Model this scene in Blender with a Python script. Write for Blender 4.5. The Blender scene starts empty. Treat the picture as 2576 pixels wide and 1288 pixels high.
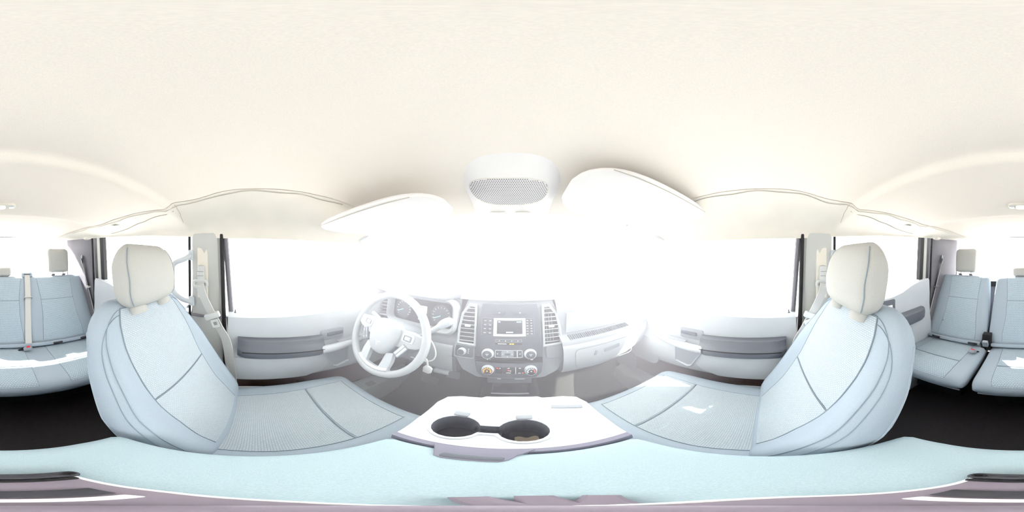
import bpy, bmesh, math, random
from mathutils import Vector, Matrix
random.seed(7)
V = Vector
scn = bpy.context.scene
C = scn.collection

# ------------------------------------------------------------------ camera, sky, sun, exposure
H = 1.10                                   # lens height above the cab floor (metres)
cam = bpy.data.cameras.new('camera')
cam.type = 'PANO'
cam.panorama_type = 'EQUIRECTANGULAR'
cam.clip_start = 0.01
cam_o = bpy.data.objects.new('camera', cam)
cam_o.location = (0, 0, H)
cam_o.rotation_euler = (math.pi / 2, 0, 0)
C.objects.link(cam_o)
scn.camera = cam_o

SKY = 7.6
SUN = 42.0
SUN_TRAVEL = V((-0.52, 0.90, -1.0))        # sun stands high behind the cab, towards the right side
wd = bpy.data.worlds.new('bright_sky')
scn.world = wd
wd.use_nodes = True
wd.node_tree.nodes['Background'].inputs[0].default_value = (1.0, 0.985, 0.97, 1)
wd.node_tree.nodes['Background'].inputs[1].default_value = SKY
sun = bpy.data.lights.new('sun', 'SUN')
sun.energy = SUN
sun.angle = math.radians(0.6)
sun.color = (1.0, 0.96, 0.9)
sun_o = bpy.data.objects.new('sun', sun)
sun_o.rotation_euler = SUN_TRAVEL.to_track_quat('-Z', 'Y').to_euler()
sun_o.location = (3, -4, 6)
C.objects.link(sun_o)
scn.view_settings.view_transform = 'Standard'
scn.view_settings.look = 'None'
scn.view_settings.gamma = 1.0
scn.view_settings.use_curve_mapping = False
scn.view_settings.exposure = 0.0
scn.cycles.max_bounces = 6
scn.cycles.diffuse_bounces = 4
scn.cycles.glossy_bounces = 2
scn.cycles.use_adaptive_sampling = True
scn.cycles.adaptive_threshold = 0.12
scn.cycles.adaptive_min_samples = 8
scn.cycles.transparent_max_bounces = 12
scn.cycles.sample_clamp_indirect = 20


# ------------------------------------------------------------------ materials
def base_mat(name, rough=0.6, spec=0.4):
    m = bpy.data.materials.new(name)
    m.use_nodes = True
    nt = m.node_tree
    b = nt.nodes['Principled BSDF']
    b.inputs['Roughness'].default_value = rough
    b.inputs['Specular IOR Level'].default_value = spec
    return m, nt, b


def lnk(nt, a, b):
    nt.links.new(a, b)


def plastic(name, col, rough=0.5, spec=0.4, grain=9.0, bump=0.0, var=0.06):
    m, nt, b = base_mat(name, rough, spec)
    tc = nt.nodes.new('ShaderNodeTexCoord')
    n2 = nt.nodes.new('ShaderNodeTexNoise')
    n2.inputs['Scale'].default_value = grain
    n2.inputs['Detail'].default_value = 1
    lnk(nt, tc.outputs['Object'], n2.inputs['Vector'])
    mx = nt.nodes.new('ShaderNodeMix')
    mx.data_type = 'RGBA'
    mx.inputs[6].default_value = (*[c * (1 - var) for c in col], 1)
    mx.inputs[7].default_value = (*[min(1, c * (1 + var)) for c in col], 1)
    lnk(nt, n2.outputs['Fac'], mx.inputs[0])
    lnk(nt, mx.outputs[2], b.inputs['Base Color'])
    return m


def fabric_cell(name, dark, light, w=0.013, h=0.0085):
    """woven seat insert: offset rows of small raised light cells"""
    m, nt, b = base_mat(name, 0.9, 0.1)
    uv = nt.nodes.new('ShaderNodeUVMap')
    uv.uv_map = 'UVMap'
    br = nt.nodes.new('ShaderNodeTexBrick')
    br.offset = 0.5
    br.inputs['Color1'].default_value = (*light, 1)
    br.inputs['Color2'].default_value = (*[c * 0.93 for c in light], 1)
    br.inputs['Mortar'].default_value = (*dark, 1)
    br.inputs['Scale'].default_value = 1.0
    br.inputs['Mortar Size'].default_value = h * 0.22
    br.inputs['Mortar Smooth'].default_value = 0.8
    br.inputs['Brick Width'].default_value = w
    br.inputs['Row Height'].default_value = h
    lnk(nt, uv.outputs['UV'], br.inputs['Vector'])
    lnk(nt, br.outputs['Color'], b.inputs['Base Color'])
    bp = nt.nodes.new('ShaderNodeBump')
    bp.invert = True
    bp.inputs['Strength'].default_value = 0.5
    bp.inputs['Distance'].default_value = 0.0015
    lnk(nt, br.outputs['Fac'], bp.inputs['Height'])
    lnk(nt, bp.outputs['Normal'], b.inputs['Normal'])
    return m


def fabric_plain(name, col, scale=900.0, bump=0.35, var=0.06):
    """fine plain weave: fine mottling in colour, a little relief"""
    m, nt, b = base_mat(name, 0.92, 0.08)
    tc = nt.nodes.new('ShaderNodeTexCoord')
    vo = nt.nodes.new('ShaderNodeTexNoise')
    vo.inputs['Scale'].default_value = scale
    vo.inputs['Detail'].default_value = 0
    lnk(nt, tc.outputs['Object'], vo.inputs['Vector'])
    mx = nt.nodes.new('ShaderNodeMix')
    mx.data_type = 'RGBA'
    mx.inputs[6].default_value = (*[min(1, c * (1 + 2 * var)) for c in col], 1)
    mx.inputs[7].default_value = (*[c * (1 - 2 * var) for c in col], 1)
    lnk(nt, vo.outputs['Fac'], mx.inputs[0])
    lnk(nt, mx.outputs[2], b.inputs['Base Color'])
    return m


def glass(name, tint=(0.97, 0.99, 0.98)):
    m = bpy.data.materials.new(name)
    m.use_nodes = True
    nt = m.node_tree
    nt.nodes.clear()
    out = nt.nodes.new('ShaderNodeOutputMaterial')
    tr = nt.nodes.new('ShaderNodeBsdfTransparent')
    tr.inputs[0].default_value = (*tint, 1)
    gl = nt.nodes.new('ShaderNodeBsdfGlossy')
    gl.inputs['Roughness'].default_value = 0.02
    lw = nt.nodes.new('ShaderNodeLayerWeight')
    pw = nt.nodes.new('ShaderNodeMath')
    pw.operation = 'POWER'
    pw.inputs[1].default_value = 5.0
    lnk(nt, lw.outputs['Facing'], pw.inputs[0])
    ma = nt.nodes.new('ShaderNodeMath')
    ma.operation = 'MULTIPLY_ADD'
    ma.inputs[1].default_value = 0.5
    ma.inputs[2].default_value = 0.03
    lnk(nt, pw.outputs[0], ma.inputs[0])
    mx = nt.nodes.new('ShaderNodeMixShader')
    lnk(nt, ma.outputs[0], mx.inputs[0])
    lnk(nt, tr.outputs[0], mx.inputs[1])
    lnk(nt, gl.outputs[0], mx.inputs[2])
    lnk(nt, mx.outputs[0], out.inputs[0])
    return m


def glow(name, col, strength):
    m, nt, b = base_mat(name, 0.4)
    b.inputs['Base Color'].default_value = (*col, 1)
    b.inputs['Emission Color'].default_value = (*col, 1)
    b.inputs['Emission Strength'].default_value = strength
    return m


MAT = dict(
    seat=fabric_plain('seat_bolster_fabric', (0.335, 0.395, 0.46)),
    seat_in=fabric_cell('rear_insert_fabric', (0.235, 0.325, 0.41), (0.46, 0.53, 0.585), 0.0125, 0.0085),
    seat_fin=fabric_cell('front_insert_fabric', (0.345, 0.405, 0.46), (0.45, 0.505, 0.55), 0.008, 0.005),
    seam=plastic('seam_thread', (0.215, 0.26, 0.31), 0.9, 0.1),
    headrest=fabric_plain('headrest_fabric', (0.41, 0.41, 0.395)),
    liner=fabric_plain('headliner_cloth', (0.74, 0.68, 0.615), 700, 0.2, 0.03),
    rail=plastic('cream_trim', (0.67, 0.635, 0.575), 0.9, 0.05),
    seamline=plastic('headliner_gap', (0.42, 0.39, 0.34), 0.9, 0.1),
    visor=plastic('visor_vinyl', (0.74, 0.715, 0.71), 0.7, 0.2),
    light=plastic('light_grey_plastic', (0.50, 0.53, 0.57), 0.5, 0.35),
    mid=plastic('mid_grey_plastic', (0.30, 0.325, 0.37), 0.45, 0.4),
    char=plastic('charcoal_plastic', (0.115, 0.125, 0.155), 0.42, 0.45),
    dark=plastic('dark_plastic', (0.045, 0.045, 0.055), 0.5, 0.4),
    black=plastic('black_rubber', (0.014, 0.014, 0.017), 0.6, 0.3),
    pillar=plastic('pillar_grey_plastic', (0.17, 0.165, 0.19), 0.6, 0.3),
    pillar_l=plastic('pillar_light_plastic', (0.46, 0.465, 0.455), 0.55, 0.3),
    floor=plastic('black_vinyl_floor', (0.016, 0.014, 0.017), 0.65, 0.3, 120, 0.4, 0.3),
    belt=fabric_plain('belt_webbing', (0.52, 0.52, 0.51), 900, 0.3),
    beltp=plastic('belt_plastic', (0.52, 0.53, 0.53), 0.45),
    red=plastic('red_button', (0.75, 0.03, 0.05), 0.4),
    chrome=plastic('satin_metal', (0.75, 0.76, 0.78), 0.25, 0.6),
    white=plastic('white_plastic', (0.86, 0.86, 0.86), 0.5),
    print=plastic('white_print', (0.85, 0.87, 0.9), 0.7, 0.2),
    silver=plastic('silver_trim', (0.62, 0.66, 0.72), 0.32, 0.5),
    screen=plastic('screen_glass', (0.10, 0.095, 0.10), 0.15, 0.5, 50, 0.0),
    lcd=glow('lit_lcd', (0.75, 0.95, 1.0), 1.0),
    amber=glow('amber_backlight', (1.0, 0.42, 0.06), 1.6),
    redl=glow('red_backlight', (1.0, 0.10, 0.08), 1.2),
    cyan=glow('cyan_pointer', (0.35, 0.95, 0.95), 1.2),
    lens=plastic('lamp_lens', (0.88, 0.87, 0.84), 0.3, 0.5),
    console=plastic('console_plastic', (0.62, 0.65, 0.68), 0.5, 0.35),
    arm=fabric_plain('armrest_fabric', (0.37, 0.475, 0.525)),
    strip=plastic('grey_gap_strip', (0.22, 0.215, 0.285), 0.5, 0.3),
    mauve=plastic('mauve_metal', (0.235, 0.20, 0.25), 0.35, 0.5),
    paper=plastic('tan_paper', (0.62, 0.50, 0.36), 0.8, 0.2),
    maroon=plastic('maroon_pocket', (0.16, 0.105, 0.10), 0.7, 0.2),
    ground=plastic('grey_paving', (0.44, 0.435, 0.43), 0.9, 0.1, 3, 0.1, 0.12),
    glass=glass('window_glass'),
)


# ------------------------------------------------------------------ mesh helpers
def new():
    return bmesh.new()


def box(bm, c, s, bev=0.0, rot=None, seg=2):
    """axis box, centre c, full size s, optional bevel and 3x3/4x4 rotation"""
    t = new()
    bmesh.ops.create_cube(t, size=1.0)
    for v in t.verts:
        v.co = V((v.co.x * s[0], v.co.y * s[1], v.co.z * s[2]))
    if bev > 0:
        bmesh.ops.bevel(t, geom=list(t.edges), offset=min(bev, min(s) * 0.49), segments=seg, affect='EDGES', profile=0.5)
    M = Matrix.Translation(V(c))
    if rot is not None:
        M = M @ rot.to_4x4()
    bmesh.ops.transform(t, matrix=M, verts=t.verts)
    merge(bm, t)
    return bm


def merge(bm, t):
    me = bpy.data.meshes.new('tmp')
    t.to_mesh(me)
    t.free()
    bm.from_mesh(me)
    bpy.data.meshes.remove(me)


def loft(bm, rings, closed=True, cap=True):
    """skin a list of rings (equal point counts); writes UVs in metres"""
    uvl = bm.loops.layers.uv.get('UVMap') or bm.loops.layers.uv.new('UVMap')
    n = len(rings[0])
    vs = [[bm.verts.new(p) for p in r] for r in rings]
    mid = rings[len(rings) // 2]
    us = [0.0]
    for i in range(1, n + 1):
        us.append(us[-1] + (mid[i % n] - mid[i - 1]).length)
    vv = [0.0]
    for j in range(1, len(rings)):
        vv.append(vv[-1] + max((rings[j][k] - rings[j - 1][k]).length for k in range(0, n, max(1, n // 6))))
    m = n if closed else n - 1
    for j in range(len(rings) - 1):
        for i in range(m):
            i2 = (i + 1) % n
            try:
                f = bm.faces.new((vs[j][i], vs[j][i2], vs[j + 1][i2], vs[j + 1][i]))
            except ValueError:
                continue
            for l, (u, w) in zip(f.loops, ((us[i], vv[j]), (us[i + 1], vv[j]), (us[i + 1], vv[j + 1]), (us[i], vv[j + 1]))):
                l[uvl].uv = (u, w)
    if cap and closed:
        for r in (vs[0], vs[-1]):
            try:
                bm.faces.new(r)
            except ValueError:
                pass
    return bm


def smooth_path(pts, sub=6, closed=False):
    """Catmull-Rom through points"""
    pts = [V(p) for p in pts]
    out = []
    n = len(pts)
    rng = range(n) if closed else range(n - 1)
    for i in rng:
        p1, p2 = pts[i], pts[(i + 1) % n]
        p0 = pts[i - 1] if (i > 0 or closed) else p1 * 2 - p2
        p3 = pts[(i + 2) % n] if (i + 2 < n or closed) else p2 * 2 - p1
        for k in range(sub):
            t = k / sub
            out.append(0.5 * ((2 * p1) + (p2 - p0) * t + (2 * p0 - 5 * p1 + 4 * p2 - p3) * t * t + (3 * p1 - p0 - 3 * p2 + p3) * t ** 3))
    if not closed:
        out.append(pts[-1])
    return out


def tube(bm, path, r, seg=8, closed=False, flat=None):
    """sweep a circle (or ellipse r=(ra,rb)) along a path"""
    path = [V(p) for p in path]
    n = len(path)
    rings = []
    up = V((0, 0, 1))
    for i in range(n):
        a = path[i - 1] if (i > 0 or closed) else path[i]
        b = path[(i + 1) % n] if (i < n - 1 or closed) else path[i]
        t = (b - a).normalized()
        if abs(t.dot(up)) > 0.95:
            up = V((0, 1, 0)) if abs(t.y) < 0.9 else V((1, 0, 0))
        x = t.cross(up).normalized()
        y = x.cross(t).normalized()
        up = y
        rr = r(i / (n - 1)) if callable(r) else r
        ra, rb = rr if isinstance(rr, tuple) else (rr, rr)
        rings.append([path[i] + x * ra * math.cos(2 * math.pi * k / seg) + y * rb * math.sin(2 * math.pi * k / seg) for k in range(seg)])
    if closed:
        rings.append(rings[0])
        loft(bm, rings, True, False)
        bmesh.ops.remove_doubles(bm, verts=bm.verts, dist=1e-6)
    else:
        loft(bm, rings, True, True)
    return bm


def lathe(bm, prof, M, seg=24, cap=True):
    """revolve (r, h) profile round local Z of matrix M"""
    rings = [[M @ V((r * math.cos(2 * math.pi * k / seg), r * math.sin(2 * math.pi * k / seg), h)) for k in range(seg)] for r, h in prof]
    return loft(bm, rings, True, cap)


def prism(bm, pts, d0, d1, M=Matrix.Identity(4), bev=0.0, seg=2):
    """extrude a 2-D outline between local z = d0 and d1"""
    t = new()
    a = [t.verts.new((p[0], p[1], d0)) for p in pts]
    b = [t.verts.new((p[0], p[1], d1)) for p in pts]
    n = len(pts)
    t.faces.new(a[::-1])
    t.faces.new(b)
    for i in range(n):
        t.faces.new((a[i], a[(i + 1) % n], b[(i + 1) % n], b[i]))
    bmesh.ops.recalc_face_normals(t, faces=t.faces)
    if bev > 0:
        es = [e for e in t.edges if all(abs(v.co.z - d1) < 1e-7 for v in e.verts)]
        bmesh.ops.bevel(t, geom=es, offset=bev, segments=seg, affect='EDGES', profile=0.5)
    bmesh.ops.transform(t, matrix=M, verts=t.verts)
    merge(bm, t)
    return bm


def rrect(w, h, r, cx=0, cy=0, k=4):
    o = []
    for sx, sy, a0 in ((1, 1, 0), (-1, 1, 90), (-1, -1, 180), (1, -1, 270)):
        for i in range(k + 1):
            a = math.radians(a0 + 90 * i / k)
            o.append((cx + sx * (w / 2 - r) + r * math.cos(a), cy + sy * (h / 2 - r) + r * math.sin(a)))
    return o


def frame(bm, outer, inner, d0, d1, M=Matrix.Identity(4), din=None):
    """ring of section between two outlines with equal counts"""
    din = d0 if din is None else din
    f = lambda pts, d: [M @ V((p[0], p[1], d)) for p in pts]
    mid = [((a[0] * 0.5 + b[0] * 0.5), (a[1] * 0.5 + b[1] * 0.5)) for a, b in zip(outer, inner)]
    rings = [f(outer, d0), f(outer, d1 * 0.8 + d0 * 0.2), f(mid, d1), f(inner, d1 * 0.7 + d0 * 0.3), f(inner, din)]
    return loft(bm, rings, True, False)


def ribbon(bm, pts, wd, th=0.0016):
    """flat strap: pts path, wd = list of half-width vectors"""
    rings = []
    n = len(pts)
    for i in range(n):
        t = (V(pts[min(i + 1, n - 1)]) - V(pts[max(i - 1, 0)])).normalized()
        w = V(wd[i]) if isinstance(wd, list) else V(wd)
        nn = t.cross(w).normalized() * th
        p = V(pts[i])
        rings.append([p - w - nn, p + w - nn, p + w + nn, p - w + nn])
    return loft(bm, rings, True, True)


def obj(name, bm, mat, parent=None, smooth=True, sub=0, angle=40):
    bmesh.ops.recalc_face_normals(bm, faces=bm.faces)
    me = bpy.data.meshes.new(name)
    if bm.verts:
        lo = V([min(v.co[i] for v in bm.verts) for i in range(3)])
        hi = V([max(v.co[i] for v in bm.verts) for i in range(3)])
        c = (lo + hi) / 2
        bmesh.ops.translate(bm, vec=-c, verts=bm.verts)
    else:
        c = V((0, 0, 0))
    bm.to_mesh(me)
    bm.free()
    if smooth:
        me.polygons.foreach_set('use_smooth', [True] * len(me.polygons))
        try:
            me.set_sharp_from_angle(angle=math.radians(angle))
        except Exception:
            pass
    me.materials.append(MAT[mat] if isinstance(mat, str) else mat)
    o = bpy.data.objects.new(name, me)
    C.objects.link(o)
    if parent is not None:
        o.parent = parent
        o.location = c - wloc(parent)
    else:
        o.location = c
    if sub:
        md = o.modifiers.new('subdivision', 'SUBSURF')
        md.levels = sub
        md.render_levels = sub
    return o


def wloc(o):
    l = V(o.location)
    while o.parent is not None:
        o = o.parent
        l += o.location
    return l


def thing(name, label, cat, loc, group=None):
    o = bpy.data.objects.new(name, None)
    o.empty_display_size = 0.05
    C.objects.link(o)
    o.location = loc
    return tag(o, label, cat, group)


def tag(o, label, cat, group=None):
    o['label'] = label
    o['category'] = cat
    if group:
        o['group'] = group
    return o


def struct(o):
    o['kind'] = 'structure'
    return o


def lerp(a, b, t):
    return a + (b - a) * t


def interp(tab, x):
    """piecewise-linear table with smooth easing between rows"""
    if x <= tab[0][0]:
        return tab[0][1]
    for (x0, y0), (x1, y1) in zip(tab, tab[1:]):
        if x <= x1:
            t = (x - x0) / (x1 - x0)
            return lerp(y0, y1, t)
    return tab[-1][1]


def sstep(a, b, x):
    t = max(0.0, min(1.0, (x - a) / (b - a)))
    return t * t * (3 - 2 * t)


# ------------------------------------------------------------------ outside ground
bm = new()
bmesh.ops.create_grid(bm, x_segments=4, y_segments=4, size=60)
bmesh.ops.translate(bm, vec=(0, 0, -0.85), verts=bm.verts)
struct(obj('ground', bm, 'ground'))['label'] = 'pale sunlit paving outside the windows'

# ------------------------------------------------------------------ cab floor, firewall, rear wall
def sheet(pts_rows, mat, name, parent=None, **k):
    b = new()
    loft(b, [[V(p) for p in r] for r in pts_rows], False, False)
    return obj(name, b, mat, parent, **k)


rows = []
for y in [-1.62, -1.2, -0.75, -0.4, 0.0, 0.4, 0.7, 0.85, 1.0, 1.16]:
    toe = 0.32 * sstep(0.72, 1.2, y)
    hump = 0.07 * sstep(-0.2, 0.5, y)
    rows.append([V((x, y, toe + hump * (1 - sstep(0.10, 0.30, abs(x))) + (0.15 if abs(x) > 0.78 else 0.0))) for x in (-0.82, -0.76, -0.6, -0.34, -0.26, -0.18, -0.08, 0.08, 0.18, 0.26, 0.34, 0.6, 0.76, 0.82)])
fl = struct(sheet(rows, 'floor', 'floor', sub=1))
b = new(); box(b, (0, 1.2, 0.45), (1.66, 0.05, 0.98))
struct(obj('wall_front', b, 'dark'))
b = new(); box(b, (0, -1.66, 0.42), (1.64, 0.06, 0.86), 0.01)
struct(obj('wall_rear', b, 'pillar'))

# ------------------------------------------------------------------ ceiling (headliner) and side rails
ZC = [(-1.60, 1.290), (-1.54, 1.284), (-1.48, 1.294), (-1.40, 1.314), (-1.30, 1.328), (-0.92, 1.330), (-0.86, 1.324), (-0.80, 1.304), (-0.76, 1.294),
      (-0.70, 1.292), (-0.60, 1.300), (-0.45, 1.306), (-0.36, 1.302), (-0.325, 1.298), (-0.310, 1.297), (-0.300, 1.303), (-0.290, 1.313), (-0.280, 1.318), (-0.24, 1.317), (-0.20, 1.318),
      (-0.17, 1.323), (-0.13, 1.333), (-0.10, 1.339), (-0.05, 1.343), (0.05, 1.344), (0.15, 1.340), (0.25, 1.330), (0.34, 1.315), (0.42, 1.296), (0.50, 1.272), (0.55, 1.252)]
ZRAIL = [(-1.6, 1.27), (-1.2, 1.25), (-0.58, 1.215), (-0.15, 1.18), (0.4, 1.168), (0.62, 1.12)]


def ceil_z(x, y):
    zc = interp(ZC, y)
    ax = abs(x)
    if y < -0.76:                                  # rear recess is bounded left and right
        flat = interp([(-1.6, 1.286), (-1.4, 1.292), (-0.76, 1.298)], y)
        zc = lerp(zc, flat, sstep(0.40, 0.50, ax))
    elif y < -0.32:                                # shallow dome over the rear seat
        zc += 0.010 * math.sin(math.pi * (y + 0.32) / -0.44) * (1 - sstep(0.10, 0.42, ax))
    return zc - 0.020 * (ax / 0.5) ** 2 - 0.004 * sstep(0.3, 0.5, ax)


ys = sorted(set([round(-1.60 + i * 0.03, 3) for i in range(73)] + [a for a, _ in ZC]))
xs = [-0.51 + i * 0.03 for i in range(35)]
cl = struct(sheet([[V((x, y, ceil_z(x, y))) for x in xs] for y in ys if y <= 0.55], 'liner', 'ceiling', sub=1))


def rail_pt(s, y, t):
    za, zb = ceil_z(0.5, y) - 0.002, interp(ZRAIL, y)
    x = 0.50 + 0.22 * math.sin(t * math.pi / 2) ** 0.9
    z = za - (za - zb) * (1 - math.cos(t * math.pi / 2)) ** 0.95
    front = sstep(0.30, 0.62, y)
    return V((s * (x - 0.05 * front), y, z))


for s, nm in ((-1, 'trim_1'), (1, 'trim_2')):
    rows = []
    for i in range(148):
        y = 0.60 - i * (2.205 / 147)
        r = [rail_pt(s, y, k / 10) for k in range(11)]
        e = r[-1]
        r += [e + V((s * 0.012, 0, 0.004)), e + V((s * 0.05, 0, 0.016)), e + V((s * 0.10, 0, 0.05))]
        rows.append(r)
    t = struct(sheet(rows, 'rail', nm))
    t['label'] = 'cream roof rail trim above the %s doors' % ('driver side' if s < 0 else 'passenger side')
    # loose cloth edge where headliner meets the rail
    b = new()
    pts = []
    for i in range(60):
        y = 0.30 - i * (1.40 / 59)
        wob = 0.006 * math.sin(i * 0.9 + s) + 0.004 * math.sin(i * 0.37)
        p = rail_pt(s, y, 0.0)
        pts.append(p + V((s * (0.016 + wob), 0, -0.003)))
    tube(b, pts, 0.0013, 6)
    obj('headliner_edge', b, 'seamline', t)
    b = new()
    pts = [rail_pt(s, -0.30 - 0.05 * i, 0.10 + 0.05 * i + 0.012 * math.sin(i * 2.1)) - V((0, 0, 0.0015)) for i in range(12)]
    tube(b, pts, 0.0012, 6)
    obj('trim_joint', b, 'seamline', t)
    b = new()
    pts = [rail_pt(s, -0.28 - 0.004 * i, 0.02 + 0.055 * i + 0.012 * math.sin(i * 2.1)) - V((0, 0, 0.0012)) for i in range(9)]
    tube(b, pts, 0.0012, 6)
    obj('trim_joint', b, 'seamline', t)

# windscreen header above the glass
b = new()
loft(b, [[V((x, 0.545, interp(ZC, 0.54) - 0.02 * (x / 0.5) ** 2 + 0.004)), V((x, 0.565, 1.236 - 0.02 * (x / 0.5) ** 2)), V((x, 0.60, 1.232 - 0.02 * (x / 0.5) ** 2))] for x in [-0.62 + 0.062 * i for i in range(21)]], False, False)
t = struct(obj('trim_3', b, 'rail')); t['label'] = 'cream header trim above the windscreen'

# ------------------------------------------------------------------ body sides below the windows
for s, nm in ((-1, 'wall_left'), (1, 'wall_right')):
    b = new()
    box(b, (s * 0.845, -0.22, 0.37), (0.03, 2.9, 0.80), 0.004)
    w = struct(obj(nm, b, 'dark'))

# ------------------------------------------------------------------ windows
def pane(name, rows, label):
    b = new()
    loft(b, rows, False, False)
    o = struct(obj(name, b, 'glass'))
    o['label'] = label
    return o


pane('window_1', [[V((x * k, 0.585 + 0.62 * t - 0.10 * t * (x / 0.7) ** 2 - 0.035 * (x / 0.62) ** 2 * (1 - t), 1.236 - 0.30 * t - 0.016 * (1 - t) * (x / 0.5) ** 2)) for x in [-0.62 + 0.062 * i for i in range(21)]]
                  for t, k in ((0, 1.0), (0.25, 1.05), (0.5, 1.11), (0.75, 1.17), (1, 1.22))], 'wide sloping windscreen glass above the dashboard')
for s, n1, n2, side in ((-1, 'window_2', 'window_4', 'driver'), (1, 'window_3', 'window_5', 'passenger')):
    pane(n1, [[V((s * lerp(0.79, 0.735, t), y, lerp(0.81, 1.21, t))) for y in (-0.17, 0.1, 0.4, 0.72, lerp(1.05, 0.52, t))] for t in (0, 0.33, 0.66, 1)],
         'front door glass on the %s side' % side)
    pane(n2, [[V((s * lerp(0.79, 0.74, t), y, lerp(0.83, 1.26, t))) for y in (-0.28, -0.5, -0.7, -0.9, -1.12)] for t in (0, 0.33, 0.66, 1)],
         'rear door glass on the %s side' % side)
pane('window_6', [[V((x, -1.63 - 0.03 * (1 - (x / 0.74) ** 2) + 0.03 * t, lerp(0.90, 1.30, t))) for x in [-0.74 + 0.148 * i for i in range(11)]] for t in (0, 0.5, 1)],
     'wide rear window glass behind the bench seat')

# ------------------------------------------------------------------ pillars
for s, nn, side in ((-1, (4, 6, 8), 'driver'), (1, (5, 7, 9), 'passenger')):
    # A pillar
    b = new()
    rings = []
    for i in range(9):
        t = i / 8
        c = V((s * lerp(0.655, 0.78, t), lerp(0.50, 1.12, t), lerp(1.195, 0.90, t)))
        rings.append([c + V((s * dx, dy, dz)) for dx, dy, dz in ((-0.035, -0.02, 0.0), (-0.042, 0.02, 0.02), (-0.02, 0.05, 0.04), (0.03, 0.03, 0.03), (0.04, -0.02, -0.01), (0.0, -0.04, -0.02))])
    loft(b, rings)
    t = struct(obj('trim_%d' % nn[0], b, 'light', sub=1)); t['label'] = 'pale windscreen pillar trim on the %s side' % side
    # B pillar: broad upper trim, narrower below
    b = new()
    rings = []
    for i in range(15):
        t = i / 14
        z = lerp(0.16, 1.205, t)
        w0 = interp([(0.16, -0.36), (0.6, -0.35), (0.85, -0.315), (1.2, -0.305)], z)
        w1 = interp([(0.16, -0.10), (0.6, -0.13), (0.85, -0.155), (1.2, -0.165)], z)
        x0 = interp([(0.16, 0.765), (0.7, 0.755), (0.95, 0.735), (1.2, 0.715)], z)
        ring = []
        for (yy, dx) in ((w0, 0.05), (w0 - 0.0, 0.02), (lerp(w0, w1, 0.08), 0.004), (lerp(w0, w1, 0.2), 0.0), (lerp(w0, w1, 0.5), -0.006), (lerp(w0, w1, 0.8), 0.0), (lerp(w0, w1, 0.92), 0.004), (w1, 0.02), (w1, 0.05)):
            ring.append(V((s * (x0 + dx), yy, z)))
        rings.append(ring)
    loft(b, rings)
    bp = struct(obj('trim_%d' % nn[1], b, 'pillar_l')); bp['label'] = 'pale pillar trim between the doors on the %s side' % side
    # lower end cap step and adjuster track in the pillar
    b = new(); box(b, (s * 0.722, -0.245, 1.02), (0.012, 0.052, 0.24), 0.005)
    obj('adjuster_track', b, 'rail', bp)
    b = new(); box(b, (s * 0.743, -0.235, 0.80), (0.02, 0.15, 0.012), 0.004)
    obj('lower_edge', b, 'pillar', bp)
    # black weather seal on the front edge
    b = new()
    tube(b, [V((s * lerp(0.765, 0.725, k / 8), lerp(-0.135, -0.155, k / 8), lerp(0.16, 1.20, k / 8))) for k in range(9)], 0.010, 8)
    obj('door_seal', b, 'black', bp)
    b = new()
    tube(b, [V((s * lerp(0.775, 0.735, k / 8), -0.330 + 0.012 * k / 8, lerp(0.30, 1.22, k / 8))) for k in range(9)], 0.007, 8)
    obj('door_seal', b, 'black', bp)
    # C pillar
    b = new()
    rings = []
    for i in range(13):
        t = i / 12
        z = lerp(0.30, 1.285, t)
        y0 = interp([(0.3, -1.16), (0.9, -1.19), (1.3, -1.20)], z)
        rings.append([V((s * (x + 0.02 * (1 - t)), y, z)) for x, y in ((0.80, y0 + 0.01), (0.765, y0), (0.752, y0 - 0.03), (0.745, -1.30), (0.735, -1.40), (0.725, -1.50), (lerp(0.72, 0.69, t), -1.575), (lerp(0.73, 0.70, t), -1.63), (0.83, -1.64))])
    loft(b, rings)
    cp = struct(obj('trim_%d' % nn[2], b, 'pillar')); cp['label'] = 'grey rear corner pillar trim on the %s side' % side
    b = new()
    tube(b, [V((s * lerp(0.785, 0.755, k / 8), lerp(-1.165, -1.185, k / 8), lerp(0.32, 1.26, k / 8))) for k in range(9)], 0.011, 8)
    obj('door_seal', b, 'black', cp)
    b = new()          # cream corner where the rail meets the pillar
    box(b, (s * 0.722, -1.215, 1.265), (0.06, 0.07, 0.05), 0.018)
    obj('corner_cover', b, 'rail', cp)
    b = new()          # belt slot bezel
    prism(b, rrect(0.035, 0.075, 0.012), 0.0, 0.006, Matrix.Translation((s * 0.737, -1.335, 1.07)) @ Matrix.Rotation(math.radians(-s * 90), 4, 'Y') @ Matrix.Rotation(math.radians(90), 4, 'Z'), 0.002)
    obj('belt_bezel', b, 'char', cp)

# rear window surround
b = new()
out = rrect(1.56, 0.52, 0.07, 0, 1.055, 6)
inn = rrect(1.43, 0.44, 0.05, 0, 1.066, 6)
frame(b, out, inn, -0.02, 0.01, Matrix.Translation((0, -1.60, 0)) @ Matrix.Rotation(math.radians(90), 4, 'X') @ Matrix.Scale(-1, 4, (0, 0, 1)), -0.04)
t = struct(obj('trim_10', b, 'black')); t['label'] = 'black rubber surround of the rear window'

# ------------------------------------------------------------------ doors
def side_M(s, x, y, z):
    """local x -> world y, local y -> world z, local z -> into the cab"""
    return Matrix(((0, 0, -s, x), (1, 0, 0, y), (0, 1, 0, z), (0, 0, 0, 1)))


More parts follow.
